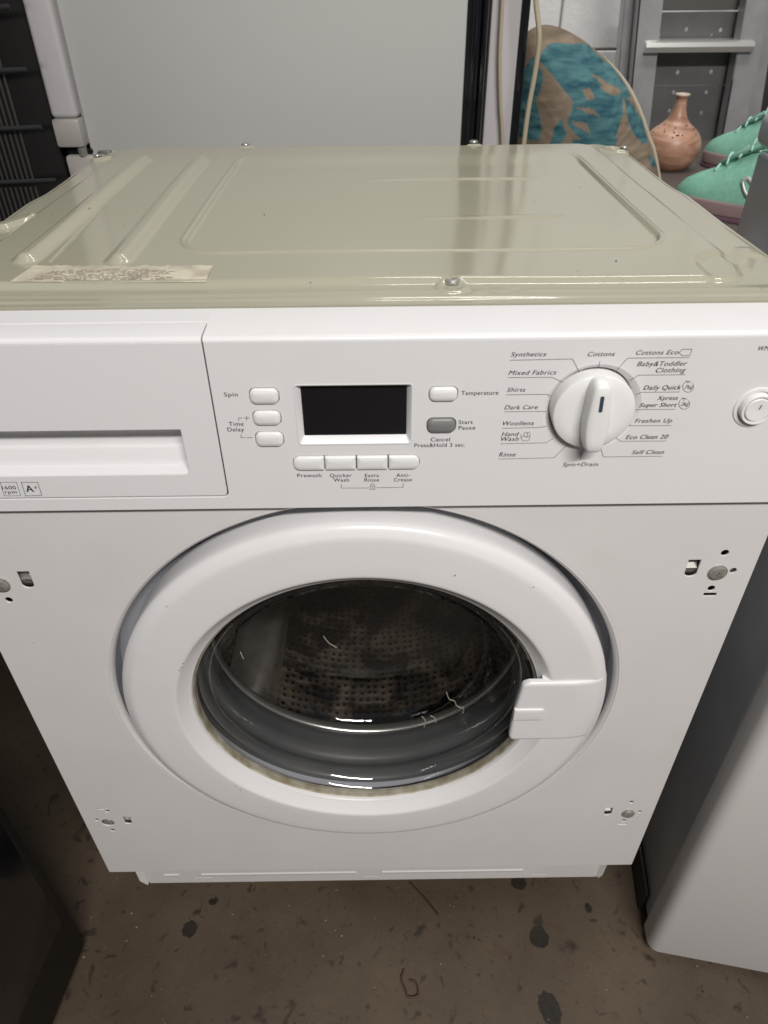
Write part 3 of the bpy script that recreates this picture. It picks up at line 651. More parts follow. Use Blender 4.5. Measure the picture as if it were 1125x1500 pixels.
# handle flap on the right of the ring
h = [FP(764, 996, -.02), FP(891, 993, -.02), FP(862, 1088, -.02), FP(748, 1083, -.02)]
hz1 = .4985; hz0 = .4200; xl = .1288
R_ = .2078
arc = []
a0 = math.asin((hz0-dcz)/R_); a1 = math.asin((hz1-dcz)/R_)
for i in range(15):
    t = a0+(a1-a0)*i/14; arc.append((dcx+R_*math.cos(t), dcz+R_*math.sin(t)))
left = [(xl+.0095, hz1), (xl+.0065, hz1-.0008), (xl+.0045, hz1-.0024), (xl+.0034, hz1-.0055), (xl, (hz0+hz1)/2), (xl-.0008, hz0+.005), (xl+.0008, hz0+.0012), (xl+.004, hz0)]
def handle_mesh():
    rs_, ys_ = [a for a, b in dprof[4:12]][::-1], [b for a, b in dprof[4:12]][::-1]
    lz = sorted([(z, x) for x, z in left]); nu, nv = 60, 40; vs = []; fs = []; skirt = []
    for j in range(nv+1):
        z = hz0+(hz1-hz0)*j/nv
        xl0 = float(np.interp(z, [q[0] for q in lz], [q[1] for q in lz]))
        if j in (0, nv): xl0 = xl+(.004 if j == 0 else .0095)
        xr = dcx+math.sqrt(R_*R_-(z-dcz)**2)
        for i in range(nu+1):
            u = i/nu; x = xl0+(xr-xl0)*u; r = math.hypot(x-dcx, z-dcz)
            t = min(1, max(0, (r-.180)/(R_-.180))); y = -.0172+.0030*t+.0075*t**5
            e = min(z-hz0, hz1-z, x-xl0); y += .0016*max(0, 1-e/.0022)**2
            vs.append((x, y, z))
    w_ = nu+1
    for j in range(nv):
        for i in range(nu): fs.append((j*w_+i, j*w_+i+1, (j+1)*w_+i+1, (j+1)*w_+i))
    border = list(range(w_))+[j*w_+nu for j in range(1, nv+1)]+[nv*w_+i for i in range(nu-1, -1, -1)]+[j*w_ for j in range(nv-1, 0, -1)]
    n0 = len(vs)
    for b in border: v = vs[b]; vs.append((v[0], -.0120 if v[0] < .150 else -.004, v[2]))
    n = len(border)
    for i in range(n): fs.append((border[i], border[(i+1) % n], n0+(i+1) % n, n0+i))
    bm = bmesh.new(); vv = [bm.verts.new(v) for v in vs]
    for f in fs: bm.faces.new([vv[i] for i in f])
    return fromb(bm)
P('handle', handle_mesh(), M['door'], 55, dr)
P('handle_grip', pill(xl-.0004, .1543, .4500, .4655, -.0160, -.0186, .002, .0004, (.0006, .002, .0025, .0006)), M['door'], 60, dr)
lint = mat('lint_fibre', (.40, .36, .28), .8)
for pts, yy in ((((654, 1014), (658, 1024), (666, 1027), (669, 1034), (679, 1038), (677, 1046)), .053), (((618, 1049), (623, 1056), (621, 1066)), .050), (((630, 1048), (637, 1052), (638, 1059)), .050), (((474, 932), (482, 942), (494, 949)), .070), (((352, 955), (357, 966)), .04)):
    P('lint_thread', tube(smoothpath([FP(a, b, yy) for a, b in pts], 5), .00042, 5), lint, True, dr)
# ---- gasket, drum
P('gasket', lathe([(.1585, .020), (.1570, .024), (.1545, .022), (.1500, .018), (.1480, .020), (.1470, .030), (.1490, .034), (.1500, .037), (.1480, .041), (.1455, .044), (.1450, .052), (.1465, .058), (.1465, .062), (.1470, .066), (.1480, .070), (.1495, .073), (.153, .0745)], dcx, dcz, 160), M['gasket'], 60)
P('drum_lip', lathe([(.160, .090), (.1525, .087), (.1495, .0835), (.1486, .079), (.1496, .0755), (.1515, .0745), (.155, .0755)], dcx, dcz, 160), M['lip'], 60)
def drum_holes():
    m = mat('perforated_drum_steel', (.30, .26, .22), .34, .8); nt = m.node_tree; b = nt.nodes['Principled BSDF']; N = nt.nodes.new; Lk = nt.links.new
    uv = N('ShaderNodeUVMap'); mp = N('ShaderNodeMapping'); mp.inputs['Scale'].default_value = (1, 1, 1); Lk(uv.outputs[0], mp.inputs[0])
    v = N('ShaderNodeTexVoronoi'); v.inputs['Scale'].default_value = 1; v.inputs['Randomness'].default_value = .35; v.voronoi_dimensions = '2D'; Lk(mp.outputs[0], v.inputs['Vector'])
    r = N('ShaderNodeValToRGB'); r.color_ramp.elements[0].position = .14; r.color_ramp.elements[1].position = .34; r.color_ramp.elements[0].color = (.05, .04, .035, 1); r.color_ramp.elements[1].color = (1, 1, 1, 1)
    Lk(v.outputs['Distance'], r.inputs[0])
    tc2 = N('ShaderNodeTexCoord'); n2 = N('ShaderNodeTexNoise'); n2.inputs['Scale'].default_value = 16; n2.inputs['Detail'].default_value = 7; n2.inputs['Distortion'].default_value = 1; Lk(tc2.outputs['Object'], n2.inputs['Vector'])
    r2 = N('ShaderNodeValToRGB'); r2.color_ramp.elements[0].position = .44; r2.color_ramp.elements[1].position = .66; r2.color_ramp.elements[0].color = (.05, .043, .038, 1); r2.color_ramp.elements[1].color = (.62, .50, .38, 1); Lk(n2.outputs[0], r2.inputs[0])  # brown mottling paints in the broken reflections on the drum
    mu = N('ShaderNodeMix'); mu.data_type = 'RGBA'; mu.blend_type = 'MULTIPLY'; mu.inputs[0].default_value = 1; Lk(r2.outputs[0], mu.inputs[6]); Lk(r.outputs[0], mu.inputs[7]); Lk(mu.outputs[2], b.inputs['Base Color'])
    u = N('ShaderNodeBump'); u.inputs['Strength'].default_value = .9; u.inputs['Distance'].default_value = .003; Lk(v.outputs['Distance'], u.inputs['Height']); Lk(u.outputs[0], b.inputs['Normal'])
    return m
dm = drum_holes()
dprofile = [(.157, .090), (.20, .100), (.228, .112), (.236, .13)]+[(.236, .13+.27*i/14) for i in range(1, 15)]+[(.225, .41), (.12, .412), (.06, .40), (.0008, .398)]
me = lathe(dprofile, dcx, dcz, 120)
uvl = me.uv_layers.new(name='UVMap'); arr = np.zeros(len(me.loops)*2)
lens = [0]
for (a, b_) in zip(dprofile[:-1], dprofile[1:]): lens.append(lens[-1]+math.hypot(a[0]-b_[0], a[1]-b_[1]))
kk = len(dprofile); vi = np.zeros(len(me.loops), dtype=np.int32); me.loops.foreach_get('vertex_index', vi)
ii = vi//kk; jj = vi % kk; ii = ii.reshape(-1, 4); fix = (ii.max(1) == 119) & (ii.min(1) == 0); ii[fix] = np.where(ii[fix] == 0, 120, ii[fix]); ii = ii.ravel()
arr[0::2] = ii/120*150; arr[1::2] = np.array(lens)[jj]/.0105
uvl.data.foreach_set('uv', arr); P('drum', me, dm, 50)
for k in range(3):
    t = math.radians(232+120*k); c, s = math.cos(t), math.sin(t); vs = []; fs = []
    for i in range(13):
        y = .13+.26*i/12; hgt = .045*math.sin(math.pi*min(1, (i+.3)/12.6))**.5
        for q in range(9):
            u = (q/8-.5); rr2 = .235-hgt*math.exp(-(u*3.0)**2); tx = u*.07
            vs.append((dcx+rr2*c-tx*s, y, dcz+rr2*s+tx*c))
    for i in range(12):
        for q in range(8): fs.append((i*9+q, i*9+q+1, (i+1)*9+q+1, (i+1)*9+q))
    P('drum_paddle', mesh(vs, fs), M['steel'], True)
# ---- kick plate, feet
KY = .040
kz0 = ray(545, 1289, 1, KY).z; kz1 = .15
lp = [rrect(-.2845, .286, kz0, kz1, .001, 2)]
for (px, py, w_) in ((298, 1285, .011), (545, 1283, .009), (792, 1280, .010)):
    c = ray(px, py, 1, KY); lp.append([(c.x-w_, c.z-.0012), (c.x+w_, c.z-.0012), (c.x+w_, c.z+.0012), (c.x-w_, c.z+.0012)])
kp = P('kick_plate', plate(lp, KY, .0012, .0003), M['enamel'])
for (a, b_) in ((-.262, -.243), (-.215, -.02), (.012, .19)):
    P('embossed_rib', profx([(KY+.0001, kz0+.0235), (KY-.0012, kz0+.0215), (KY-.0012, kz0+.0190), (KY+.0001, kz0+.0165)], a, b_), M['enamel'], 30, kp)
P('side_tab', mesh([(-.2925, .034, .14), (-.2845, .040, .14), (-.2845, .040, kz0+.005), (-.2865, .038, kz0-.001), (-.2915, .034, kz0+.018), (-.2925, .052, .14), (-.2925, .052, kz0+.008)], [(0, 1, 2, 3, 4), (0, 4, 6, 5)]), M['enamel'], False, kp)
P('side_tab', mesh([(.2860, .040, .14), (.2930, .034, .14), (.2910, .036, kz0+.012), (.2885, .038, kz0+.001), (.2860, .040, kz0+.002)], [(0, 1, 2, 3, 4)]), M['enamel'], False, kp)
for (x, y) in ((-.262, .088), (.262, .088), (-.25, .49), (.25, .49)):
    P('foot', lathe([(.0001, 0), (.015, 0), (.016, .002), (.016, .010), (.010, .013), (.006, .015), (.006, kz0+.02), (.0001, kz0+.02)], x, 0.0003, 24, ax='z', cy=y), M['blackm'], 40)
# chips and scuffs on the door
for i, (px, py) in enumerate(((263, 982), (266, 978), (268, 972), (345, 1152), (352, 1158), (782, 860), (244, 888), (667, 843), (49, 942), (50, 360))):
    if py < 400: continue
    y = -.0172 if py not in (942,) else -.0002
    c = FP(px, py, y); rr_ = random.uniform(.0002, .00045)
    P('chip', plate([circ(c.x, c.z, rr_, 7, rr_*1.6)], y, .0003, .00005), M['ink'], False, dr if py != 942 else wm)

# ------------------------------------------------------------------ FRIDGE behind (side towards us, door on its left)
GY = .66
g = lambda px, py, y=GY: ray(px, py, 1, y)
xl_, xr_ = g(104, 100).x, g(681, 100).x
fr = empty('fridge_freezer', ((xl_+xr_)/2, GY+.28, 0), 'tall white fridge freezer standing side-on behind the washing machine with a grey hinge cap', 'fridge')
def Q(name, me, m, par, smooth=30, label=None):
    o = link(name, me, m, None, smooth); o.parent = par; o.matrix_parent_inverse = Matrix.Translation(-par_loc(par))
    if label: o['label'] = label
    return o
zd = g(90, 172).z; zc = g(90, 214).z; zh = g(100, 226).z
xd0, xd1 = g(56, 100, GY-.012).x, g(101, 100, GY-.012).x
Q('body', box(xl_, xr_, GY, GY+.56, .05, 1.75, .004), M['fridge'], fr)
Q('upper_door', box(xd0, xd1-.004, GY-.012, GY+.54, zd, 1.72, .006, 3), M['fdoor'], fr)
Q('door_seal', box(xd1-.004, xl_+.0005, GY+.002, GY+.53, zc+.003, 1.715, .001), mat('seal_grey', (.30, .30, .31), .5), fr)
Q('door_cap', box(xd0-.001, xd1-.003, GY-.014, GY+.54, zc, zd, .004), M['cap'], fr)
Q('lower_door', box(xd0+.004, xd1+.004, GY-.010, GY+.54, .08, zh, .004), M['cap'], fr)
Q('hinge', box(xd0+.006, xl_+.004, GY-.004, GY+.05, zh+.001, zc-.003, .002), M['black'], fr)
Q('hinge_pin', lathe([(.006, zh-.001), (.006, zc+.001)], xd0+.028, 0, 16, ax='z', cy=GY-.005), M['screw'], fr)
Q('rear_frame', box(xr_+.0005, g(714, 100).x, GY+.02, GY+.55, .05, 1.75, .003), M['black'], fr)
for k in range(2):
    xx = xr_+.010+.012*k; Q('rear_pipe', tube([(xx, GY+.014, .3), (xx+.002, GY+.012, 1.0), (xx, GY+.014, 1.7)], .0035, 8), M['black'], fr)
# second appliance edge to its right
x0, x1, x2 = g(714, 100, .72).x, g(757, 100, .72).x, g(769, 100, .72).x
f2 = empty('white_appliance', ((x0+x1)/2, 1.0, 0), 'white appliance edge with black rear strip between the fridge freezer and the patterned chair', 'appliance')
Q('side_panel', box(x0, x1, .72, 1.22, .03, 1.7, .004), M['fdoor'], f2)
Q('rear_strip', box(x1+.0005, x2, .722, 1.21, .03, 1.7, .002), M['black'], f2)
# cables
tag(link('power_cable', tube(smoothpath([g(784, -60, .665), g(785, 0, .665), g(790, 55, .66), g(784, 105, .66), g(774, 160, .66), g(767, 215, .66), g(764, 260, .66), g(764, 400, .66)]), .0033, 10), M['cable'], None, True), 'thick cream power cable hanging in front of the patterned chair', 'cable')
tag(link('power_cable', tube(smoothpath([g(738, -60, .71), g(736, 0, .71), g(732, 80, .71), g(733, 150, .71), g(736, 215, .71), g(737, 400, .71)]), .0026, 10), M['cable'], None, True), 'thin cream cable hanging against the white appliance edge', 'cable')

# ------------------------------------------------------------------ appliance seen from behind, upper left
bx = ray(60, 150, 1, .60)
cg = empty('fridge', (-.72, .7, 0), 'dark fridge back with black wire condenser grille at the upper left', 'fridge')
yB = .56; xR = g(88, 200, yB).x
Q('back_panel', box(-1.15, xd0-.004, .662, 1.1, .04, 1.8), mat('condenser_backing', (.006, .005, .005), .8), cg)
xW = ray(30, 190, 1, yB).x
ww = tube([(0, 0, .10), (0, 0, 1.55)], .0013, 6)
for i in range(60):
    o = link('condenser_wire', ww, M['wire'] if i == 0 else None, None, False); o.parent = cg; o.matrix_parent_inverse = Matrix.Translation(-cg.location); o.location = (xW-.0062*i, yB-.004, 0)
for k in range(24):
    z = .12+.058*k
    Q('condenser_tube', tube([(xW+.03, yB-.010, z+.006), (xW-.42, yB-.010, z-.006)], .0028, 8), M['gap'], cg, True)

# ------------------------------------------------------------------ black appliance, lower left
ba = empty('black_appliance', (-.66, -.3, 0), 'glossy black appliance corner standing on the floor at the lower left', 'appliance')
c0 = ray(130, 1387, 2, .0); c1 = ray(85, 1500, 2, 0); ang = math.atan2(c1.x-c0.x, -(c1.y-c0.y))
me = box(-.6, 0, -.6, 0, .012, .86, .004); me.transform(Matrix.Translation((c0.x, c0.y, 0)) @ Matrix.Rotation(ang, 4, 'Z')); Q('body', me, M['blackm'], ba)
me = box(-.57, -.03, -.57, -.03, 0, .0119); me.transform(Matrix.Translation((c0.x, c0.y, 0)) @ Matrix.Rotation(ang, 4, 'Z')); Q('plinth', me, M['gap'], ba)
me = box(-.5, .0015, -.6, -.012, .10, .84, .002); me.transform(Matrix.Translation((c0.x, c0.y, 0)) @ Matrix.Rotation(ang, 4, 'Z')); Q('side_panel', me, M['black'], ba)

# ------------------------------------------------------------------ white appliance on the right
n0 = ray(945, 1400, 2, 0); n1 = ray(1125, 1436, 2, 0); a = math.radians(-8.0)
T = Matrix.Translation((n0.x, n0.y, 0)) @ Matrix.Rotation(a, 4, 'Z')
nb = empty('neighbour_appliance', (n0.x+.3, .2, 0), 'white appliance with grey shaded side standing on the floor right of the washing machine', 'appliance')
def NB(name, me, m, smooth=30): me.transform(T); return Q(name, me, m, nb, smooth)
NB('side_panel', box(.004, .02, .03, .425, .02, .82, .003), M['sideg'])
L = []
for i in range(9):
    t = math.radians(180+90*i/8); L.append((.013+.013*math.cos(t), .013+.013*math.sin(t)))
L = [(q[0], q[1]-.055*max(0, q[0]-.01)) for q in L]+[(.6, -.033), (.6, .0295), (0, .0295)]
NB('front_panel', plate([L], .825, .810, .001, ax='z'), M['front'])
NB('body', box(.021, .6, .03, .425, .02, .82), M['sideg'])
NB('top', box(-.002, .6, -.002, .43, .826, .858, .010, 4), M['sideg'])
NB('foot', lathe([(.0001, 0), (.016, 0), (.016, .021), (.0001, .021)], .03, 0.0003, 20, ax='z', cy=.10), M['blackm'])
NB('foot', lathe([(.0001, 0), (.016, 0), (.016, .021), (.0001, .021)], .03, 0.0003, 20, ax='z', cy=.38), M['blackm'])
NB('base_strip', box(-.0015, .003, .05, .42, .008, .05, .001), M['blackm'])

# ------------------------------------------------------------------ chair with leaf pattern
CHY = .80
ch = empty('upholstered_chair', (.33, .9, 0), 'upholstered chair back in beige fabric with teal leaf pattern and cream piping', 'chair')
k = lambda px, py, y=CHY: (lambda v: (v.x, v.z))(ray(px, py, 1, y))
outp = [(742, 420), (752, 260), (762, 160), (771, 110), (780, 72), (795, 52), (822, 44), (852, 52), (885, 72), (915, 100), (940, 132), (960, 172), (975, 215), (988, 262), (1010, 420)]
out = [Vector((*k(*q), 0)) for q in outp]; out = [(v.x, v.y) for v in smoothpath(out, 16)]
cc = k(862, 250)
inside = lambda p, poly: sum(((a[1] > p[1]) != (b[1] > p[1])) and (p[0] < (b[0]-a[0])*(p[1]-a[1])/(b[1]-a[1])+a[0]) for a, b in zip(poly, poly[1:]+poly[:1])) % 2 == 1
teal = [[(796, 88), (812, 70), (842, 66), (882, 74), (918, 106), (944, 140), (930, 148), (905, 128), (872, 128), (852, 140), (842, 150), (822, 124), (806, 104)],
        [(838, 152), (858, 130), (880, 128), (905, 145), (938, 138), (944, 148), (918, 152), (918, 172), (900, 205), (862, 212), (846, 200), (833, 180)],
        [(921, 148), (940, 160), (958, 188), (966, 222), (950, 216), (934, 196), (924, 170)], [(768, 120), (792, 86), (800, 112), (792, 150), (795, 210), (770, 210)],
        [(812, 190), (826, 172), (830, 196), (818, 212), (806, 215)], [(956, 238), (968, 236), (978, 256), (962, 250)], [(836, 205), (905, 205), (890, 240), (850, 240)]]
beige = [[(856, 134), (868, 132), (876, 146), (862, 150)], [(868, 112), (886, 116), (908, 132), (898, 134)], [(842, 158), (872, 162), (880, 170), (858, 168)], [(838, 176), (860, 184), (866, 198), (846, 186)]]
tealP = [[k(*q) for q in pl_] for pl_ in teal]; beigeP = [[k(*q) for q in pl_] for pl_ in beige]
rs_ = np.random.RandomState(3)
NO, NR = len(out), 90
vs = []; cols = []
for side in (0, 1):
    for j in range(NR):
        s = 1-(j/(NR-1))**1.6 if side == 0 else (j/(NR-1))**1.6
        for (x, z) in out:
            X = cc[0]+(x-cc[0])*s; Z_ = cc[1]+(z-cc[1])*s
            e = max(0, 1-s**3.2)**.5; th_ = math.atan2(z-cc[1]+.06, x-cc[0]); e -= .035*s**3*abs(math.sin(th_*26+1.5*math.sin(th_*5)))*(1 if z > cc[1] else .3)
            y = CHY+.105-(.107*e) if side == 0 else None
            if side == 1: continue
            vs.append((X, y, Z_))
n_front = len(vs)
for j in range(12):   # back side, plain
    s = 1-j/12*.98
    for (x, z) in out: vs.append((cc[0]+(x-cc[0])*s, CHY+.105+.05*max(0, 1-s**4)**.5+.0001*j, cc[1]+(z-cc[1])*s))
fs = []
for j in range(NR-1):
    for i in range(NO-1): fs.append((j*NO+i, j*NO+i+1, (j+1)*NO+i+1, (j+1)*NO+i))
for j in range(11):
    b0 = n_front+j*NO
    for i in range(NO-1): fs.append((b0+i+1, b0+i, b0+NO+i, b0+NO+i+1))
for i in range(NO-1): fs.append((i+1, i, n_front+i, n_front+i+1))
me = mesh(vs, fs)
ca = me.color_attributes.new('pattern', 'FLOAT_COLOR', 'POINT'); arr = np.ones((len(vs), 4), dtype=np.float32)
for i, (x, y, z) in enumerate(vs):
    jx = .0018*math.sin(z*120+x*70); p_ = (x+jx, z+.0015*math.sin(x*110))
    t = any(inside(p_, q) for q in tealP) and not any(inside(p_, q) for q in beigeP)
    arr[i, :3] = (1, 0, 0) if t else (0, 0, 0)
ca.data.foreach_set('color', arr.ravel())
m = mat('leaf_fabric', (.36, .29, .20), .85); nt = m.node_tree; b = nt.nodes['Principled BSDF']; N = nt.nodes.new; Lk = nt.links.new
at = N('ShaderNodeVertexColor'); at.layer_name = 'pattern'; sp = N('ShaderNodeSeparateColor'); Lk(at.outputs[0], sp.inputs[0])
tc = N('ShaderNodeTexCoord'); wv = N('ShaderNodeTexNoise'); wv.inputs['Scale'].default_value = 1; wv.inputs['Detail'].default_value = 5
mp = N('ShaderNodeMapping'); mp.inputs['Rotation'].default_value = (0, .9, 0); mp.inputs['Scale'].default_value = (30, 30, 105); Lk(tc.outputs['Object'], mp.inputs[0]); Lk(mp.outputs[0], wv.inputs['Vector'])
rt = N('ShaderNodeValToRGB'); rt.color_ramp.elements[0].position = .35; rt.color_ramp.elements[1].position = .68
rt.color_ramp.elements[0].color = (.012, .075, .105, 1); rt.color_ramp.elements[1].color = (.085, .215, .225, 1); Lk(wv.outputs[0], rt.inputs[0])
rb = N('ShaderNodeValToRGB'); rb.color_ramp.elements[0].position = .3; rb.color_ramp.elements[1].position = .7
rb.color_ramp.elements[0].color = (.15, .115, .08, 1); rb.color_ramp.elements[1].color = (.27, .21, .15, 1); Lk(wv.outputs[0], rb.inputs[0])
mx = N('ShaderNodeMix'); mx.data_type = 'RGBA'; Lk(sp.outputs[0], mx.inputs[0]); Lk(rb.outputs[0], mx.inputs[6]); Lk(rt.outputs[0], mx.inputs[7]); Lk(mx.outputs[2], b.inputs['Base Color'])
nw = N('ShaderNodeTexNoise'); nw.inputs['Scale'].default_value = 700; Lk(tc.outputs['Object'], nw.inputs['Vector']); u = N('ShaderNodeBump'); u.inputs['Strength'].default_value = .5; u.inputs['Distance'].default_value = .001; Lk(nw.outputs[0], u.inputs['Height']); Lk(u.outputs[0], b.inputs['Normal'])
Q('backrest', me, m, ch, True)
pip = [(x-.0005, CHY+.088, z) for (x, z) in out[140:]]
Q('piping', tube(pip, [.0008+.0034*min(1, i/28) for i in range(len(pip))], 8), mat('cream_piping', (.50, .45, .34), .7), ch, True)
def csurf(px, py):
    x, z = k(px, py); a0_ = math.atan2(z-cc[1], x-cc[0]); bst = min(out, key=lambda o_: abs(math.atan2(o_[1]-cc[1], o_[0]-cc[0])-a0_))
    s_ = min(.98, math.hypot(x-cc[0], z-cc[1])/math.hypot(bst[0]-cc[0], bst[1]-cc[1])); return (x, CHY+.075-.077*max(0, 1-s_**3.2)**.5-.001, z)
Q('seat', box(out[0][0], out[-1][0], CHY-.02, 1.25, .30, .46, .04, 4), m, ch, True)
for (x, y) in ((out[0][0]+.03, CHY+.03), (out[-1][0]-.03, CHY+.03), (out[0][0]+.03, 1.2), (out[-1][0]-.03, 1.2)):
    Q('leg', box(x-.02, x+.02, y-.02, y+.02, 0, .31, .003), M['table'], ch)

# ------------------------------------------------------------------ ladder
LY = 1.45
ld = empty('ladder', (.62, LY, 0), 'aluminium folding ladder with perforated plates leaning at the white wall', 'ladder')
l = lambda px, py, y=LY: ray(px, py, 1, y)
def rail(p0, p1, wd, dp):   # p0 top, p1 bottom as Vectors, C-shaped channel
    bm = bmesh.new(); d = (p1-p0).normalized(); L_ = (p1-p0).length
    for (a0, a1, b0, b1) in ((-wd/2, wd/2, -dp/2, -dp/2+.003), (-wd/2, -wd/2+.003, -dp/2, dp/2), (wd/2-.003, wd/2, -dp/2, dp/2)):
        box(a0, a1, b0, b1, -L_, 0, bm=bm)
    me = fromb(bm); q = (-d).to_track_quat('Z', 'Y'); me.transform(Matrix.Translation(p0) @ q.to_matrix().to_4x4()); return me
def down(px0, py0, px1, py1, y=LY):
    a = l(px0, py0, y); b_ = l(px1, py1, y); t = (a.z-.0)/(a.z-b_.z); return a+(a-b_)*.6, a+(b_-a)*t
for (q, wd) in (((951, 0, 936, 150), .030), ((1106, 0, 1078, 150), .034)):
    t_, b_ = down(*q); Q('rail', rail(t_, b_, wd, .05), M['alu'], ld)
t_, b_ = down(926, 0, 911, 150, LY+.05); Q('rear_rail', rail(t_, b_, .032, .04), M['alu'], ld)
t_, b_ = down(1122, 0, 1100, 150, LY+.05); Q('rear_rail', rail(t_, b_, .025, .04), M['alu'], ld)
c0, c1 = l(941, 66), l(1097, 68)
Q('rung', join([profx([(LY-.028, c0.z-.012), (LY-.030, c0.z-.002), (LY-.026, c0.z+.006), (LY-.022, c0.z+.004), (LY-.016, c0.z+.009), (LY+.03, c0.z+.010), (LY+.03, c0.z-.012)], c0.x, c1.x)]), M['alub'], ld)
c2 = l(941, -40); Q('rung', profx([(LY-.028, c2.z-.012), (LY-.030, c2.z), (LY-.016, c2.z+.012), (LY+.03, c2.z+.012), (LY+.03, c2.z-.012)], l(946, -40).x, l(1110, -40).x), M['alu'], ld)
def perf(px0, px1, py0, py1, y, holes):
    a = l(px0, py0, y); b_ = l(px1, py1, y); lps = [[(a.x, b_.z), (b_.x, b_.z), (b_.x, a.z), (a.x, a.z)]]
    for (hx, hy, r) in holes:
        c = l(hx, hy, y); lps.append(circ(c.x, c.z, r, 12))
    return plate(lps, y, .004, .0006)
Q('perforated_plate', perf(944, 1092, 18, 60, LY+.034, [(956, 44, .0042), (1006, 43, .0042), (1056, 44, .0042), (967, 51, .0024), (1043, 51, .0024)]), M['sheet'], ld)
Q('perforated_plate', perf(934, 1080, 77, 124, LY+.034, [(945, 106, .0042), (993, 106, .0045), (1042, 105, .0045)]), M['sheet'], ld)
Q('perforated_plate', perf(930, 1074, 126, 240, LY+.036, [(987, 135, .0042), (1035, 135, .0042), (1028, 165, .0042), (981, 162, .0042), (1000, 200, .0042)]), M['sheet'], ld)
Q('cross_plate', box(l(946, 5).x, l(1094, 5).x, LY+.038, LY+.044, l(1000, 17).z, l(1000, -40).z), mat('ladder_tread_dark', (.17, .16, .15), .6, .3), ld)
Q('inner_rail', rail(*down(1086, 70, 1058, 240, LY+.02), .018, .02), M['alu'], ld)
# dark cabinet right of the ladder
v0 = l(1083, 84, 1.60); dk_ = empty('dark_cabinet', (v0.x+.3, 1.6, 0), 'black cabinet standing against the wall right of the ladder', 'cabinet')
Q('body', box(l(1070, 150, 1.60).x, v0.x+.7, 1.60, 1.70, .0, v0.z, .003), M['blackm'], dk_); Q('top', box(l(1072, 150, 1.60).x-.002, v0.x+.7, 1.595, 1.70, v0.z+.0005, v0.z+.012, .002), mat('white_ledge', (.6, .6, .6), .5), dk_)

# ------------------------------------------------------------------ table under vase and trainers
TZ = .675
tb = empty('side_table', (.8, .95, 0), 'dark side table almost hidden behind the washing machine under the vase and trainers', 'table')
Q('tabletop', box(.475, 1.15, .55, 1.25, TZ-.025, TZ, .003), M['table'], tb)
for (x, y) in ((.50, .58), (1.12, .58), (.50, 1.22), (1.12, 1.22)): Q('leg', box(x-.018, x+.018, y-.018, y+.018, 0, TZ-.0255, .002), M['table'], tb)
# vase
vy = 1.00; vt = ray(1000, 139, 1, vy); vc = ray(1000, 213, 1, vy); H_ = vt.z-TZ; rb_ = (ray(1041, 213, 1, vy).x-ray(961, 213, 1, vy).x)/2
vp = [(.0001, 0), (.45*rb_, 0), (.62*rb_, .01*H_), (.86*rb_, .12*H_), (.98*rb_, .24*H_), (rb_, .33*H_), (.95*rb_, .43*H_), (.80*rb_, .52*H_), (.56*rb_, .60*H_), (.38*rb_, .67*H_), (.27*rb_, .76*H_), (.21*rb_, .86*H_), (.19*rb_, .94*H_), (.22*rb_, .985*H_), (.24*rb_, H_), (.19*rb_, H_), (.14*rb_, .97*H_), (.12*rb_, .8*H_)]
vp3 = [(p.x, p.y) for p in smoothpath([Vector((a, b, 0)) for a, b in vp], 3)]
m = bpy.data.materials.new('turned_terracotta'); m.use_nodes = True; nt = m.node_tree; b = nt.nodes['Principled BSDF']; N = nt.nodes.new; Lk = nt.links.new
tc = N('ShaderNodeTexCoord'); mp = N('ShaderNodeMapping'); mp.inputs['Scale'].default_value = (12, 12, 45); mp.inputs['Rotation'].default_value = (.25, .2, 0); n = N('ShaderNodeTexNoise'); n.inputs['Detail'].default_value = 7; n.inputs['Scale'].default_value = 1.2; n.inputs['Distortion'].default_value = 1
r = N('ShaderNodeValToRGB'); r.color_ramp.elements[0].position = .32; r.color_ramp.elements[1].position = .65; r.color_ramp.elements[0].color = (.28, .14, .09, 1); r.color_ramp.elements[1].color = (.56, .33, .23, 1)
Lk(tc.outputs['Object'], mp.inputs[0]); Lk(mp.outputs[0], n.inputs['Vector']); Lk(n.outputs[0], r.inputs[0]); Lk(r.outputs[0], b.inputs['Base Color']); b.inputs['Roughness'].default_value = .38
vx = vt.x
va = empty('vase', (vx, vy, TZ), 'round terracotta coloured vase with narrow neck beside the mint trainers', 'vase')
Q('body', lathe(vp3, vx, TZ, 48, ax='z', cy=vy), m, va, True)
Q('rim', lathe([(.19*rb_, H_-.002), (.25*rb_, H_-.001), (.255*rb_, H_+.002), (.19*rb_, H_+.0025), (.17*rb_, H_)], vx, TZ, 32, ax='z', cy=vy), mat('pale_rim', (.6, .52, .42), .3), va, True)
speck = mat('brown_fleck', (.20, .09, .06), .6); bm = bmesh.new()
for i in range(26):
    t = random.uniform(-math.pi, 0); hh = random.gauss(.55, .035); # band of flecks on the shoulder
    import bisect
    ys = [p[1]/H_ for p in vp3[:50]]; j = min(range(len(vp3)), key=lambda q: abs(vp3[q][1]/H_-hh) if q < 42 else 9); rr2 = vp3[j][0]+.0005
    c = Vector((vx+rr2*math.cos(t), vy+rr2*math.sin(t), TZ+vp3[j][1])); r2 = random.uniform(.0008, .002)
    q = bmesh.ops.create_icosphere(bm, subdivisions=1, radius=r2)['verts']
    for v in q: v.co += c
fk = Q('glaze_flecks', fromb(bm), speck, va); fk['kind'] = 'stuff'

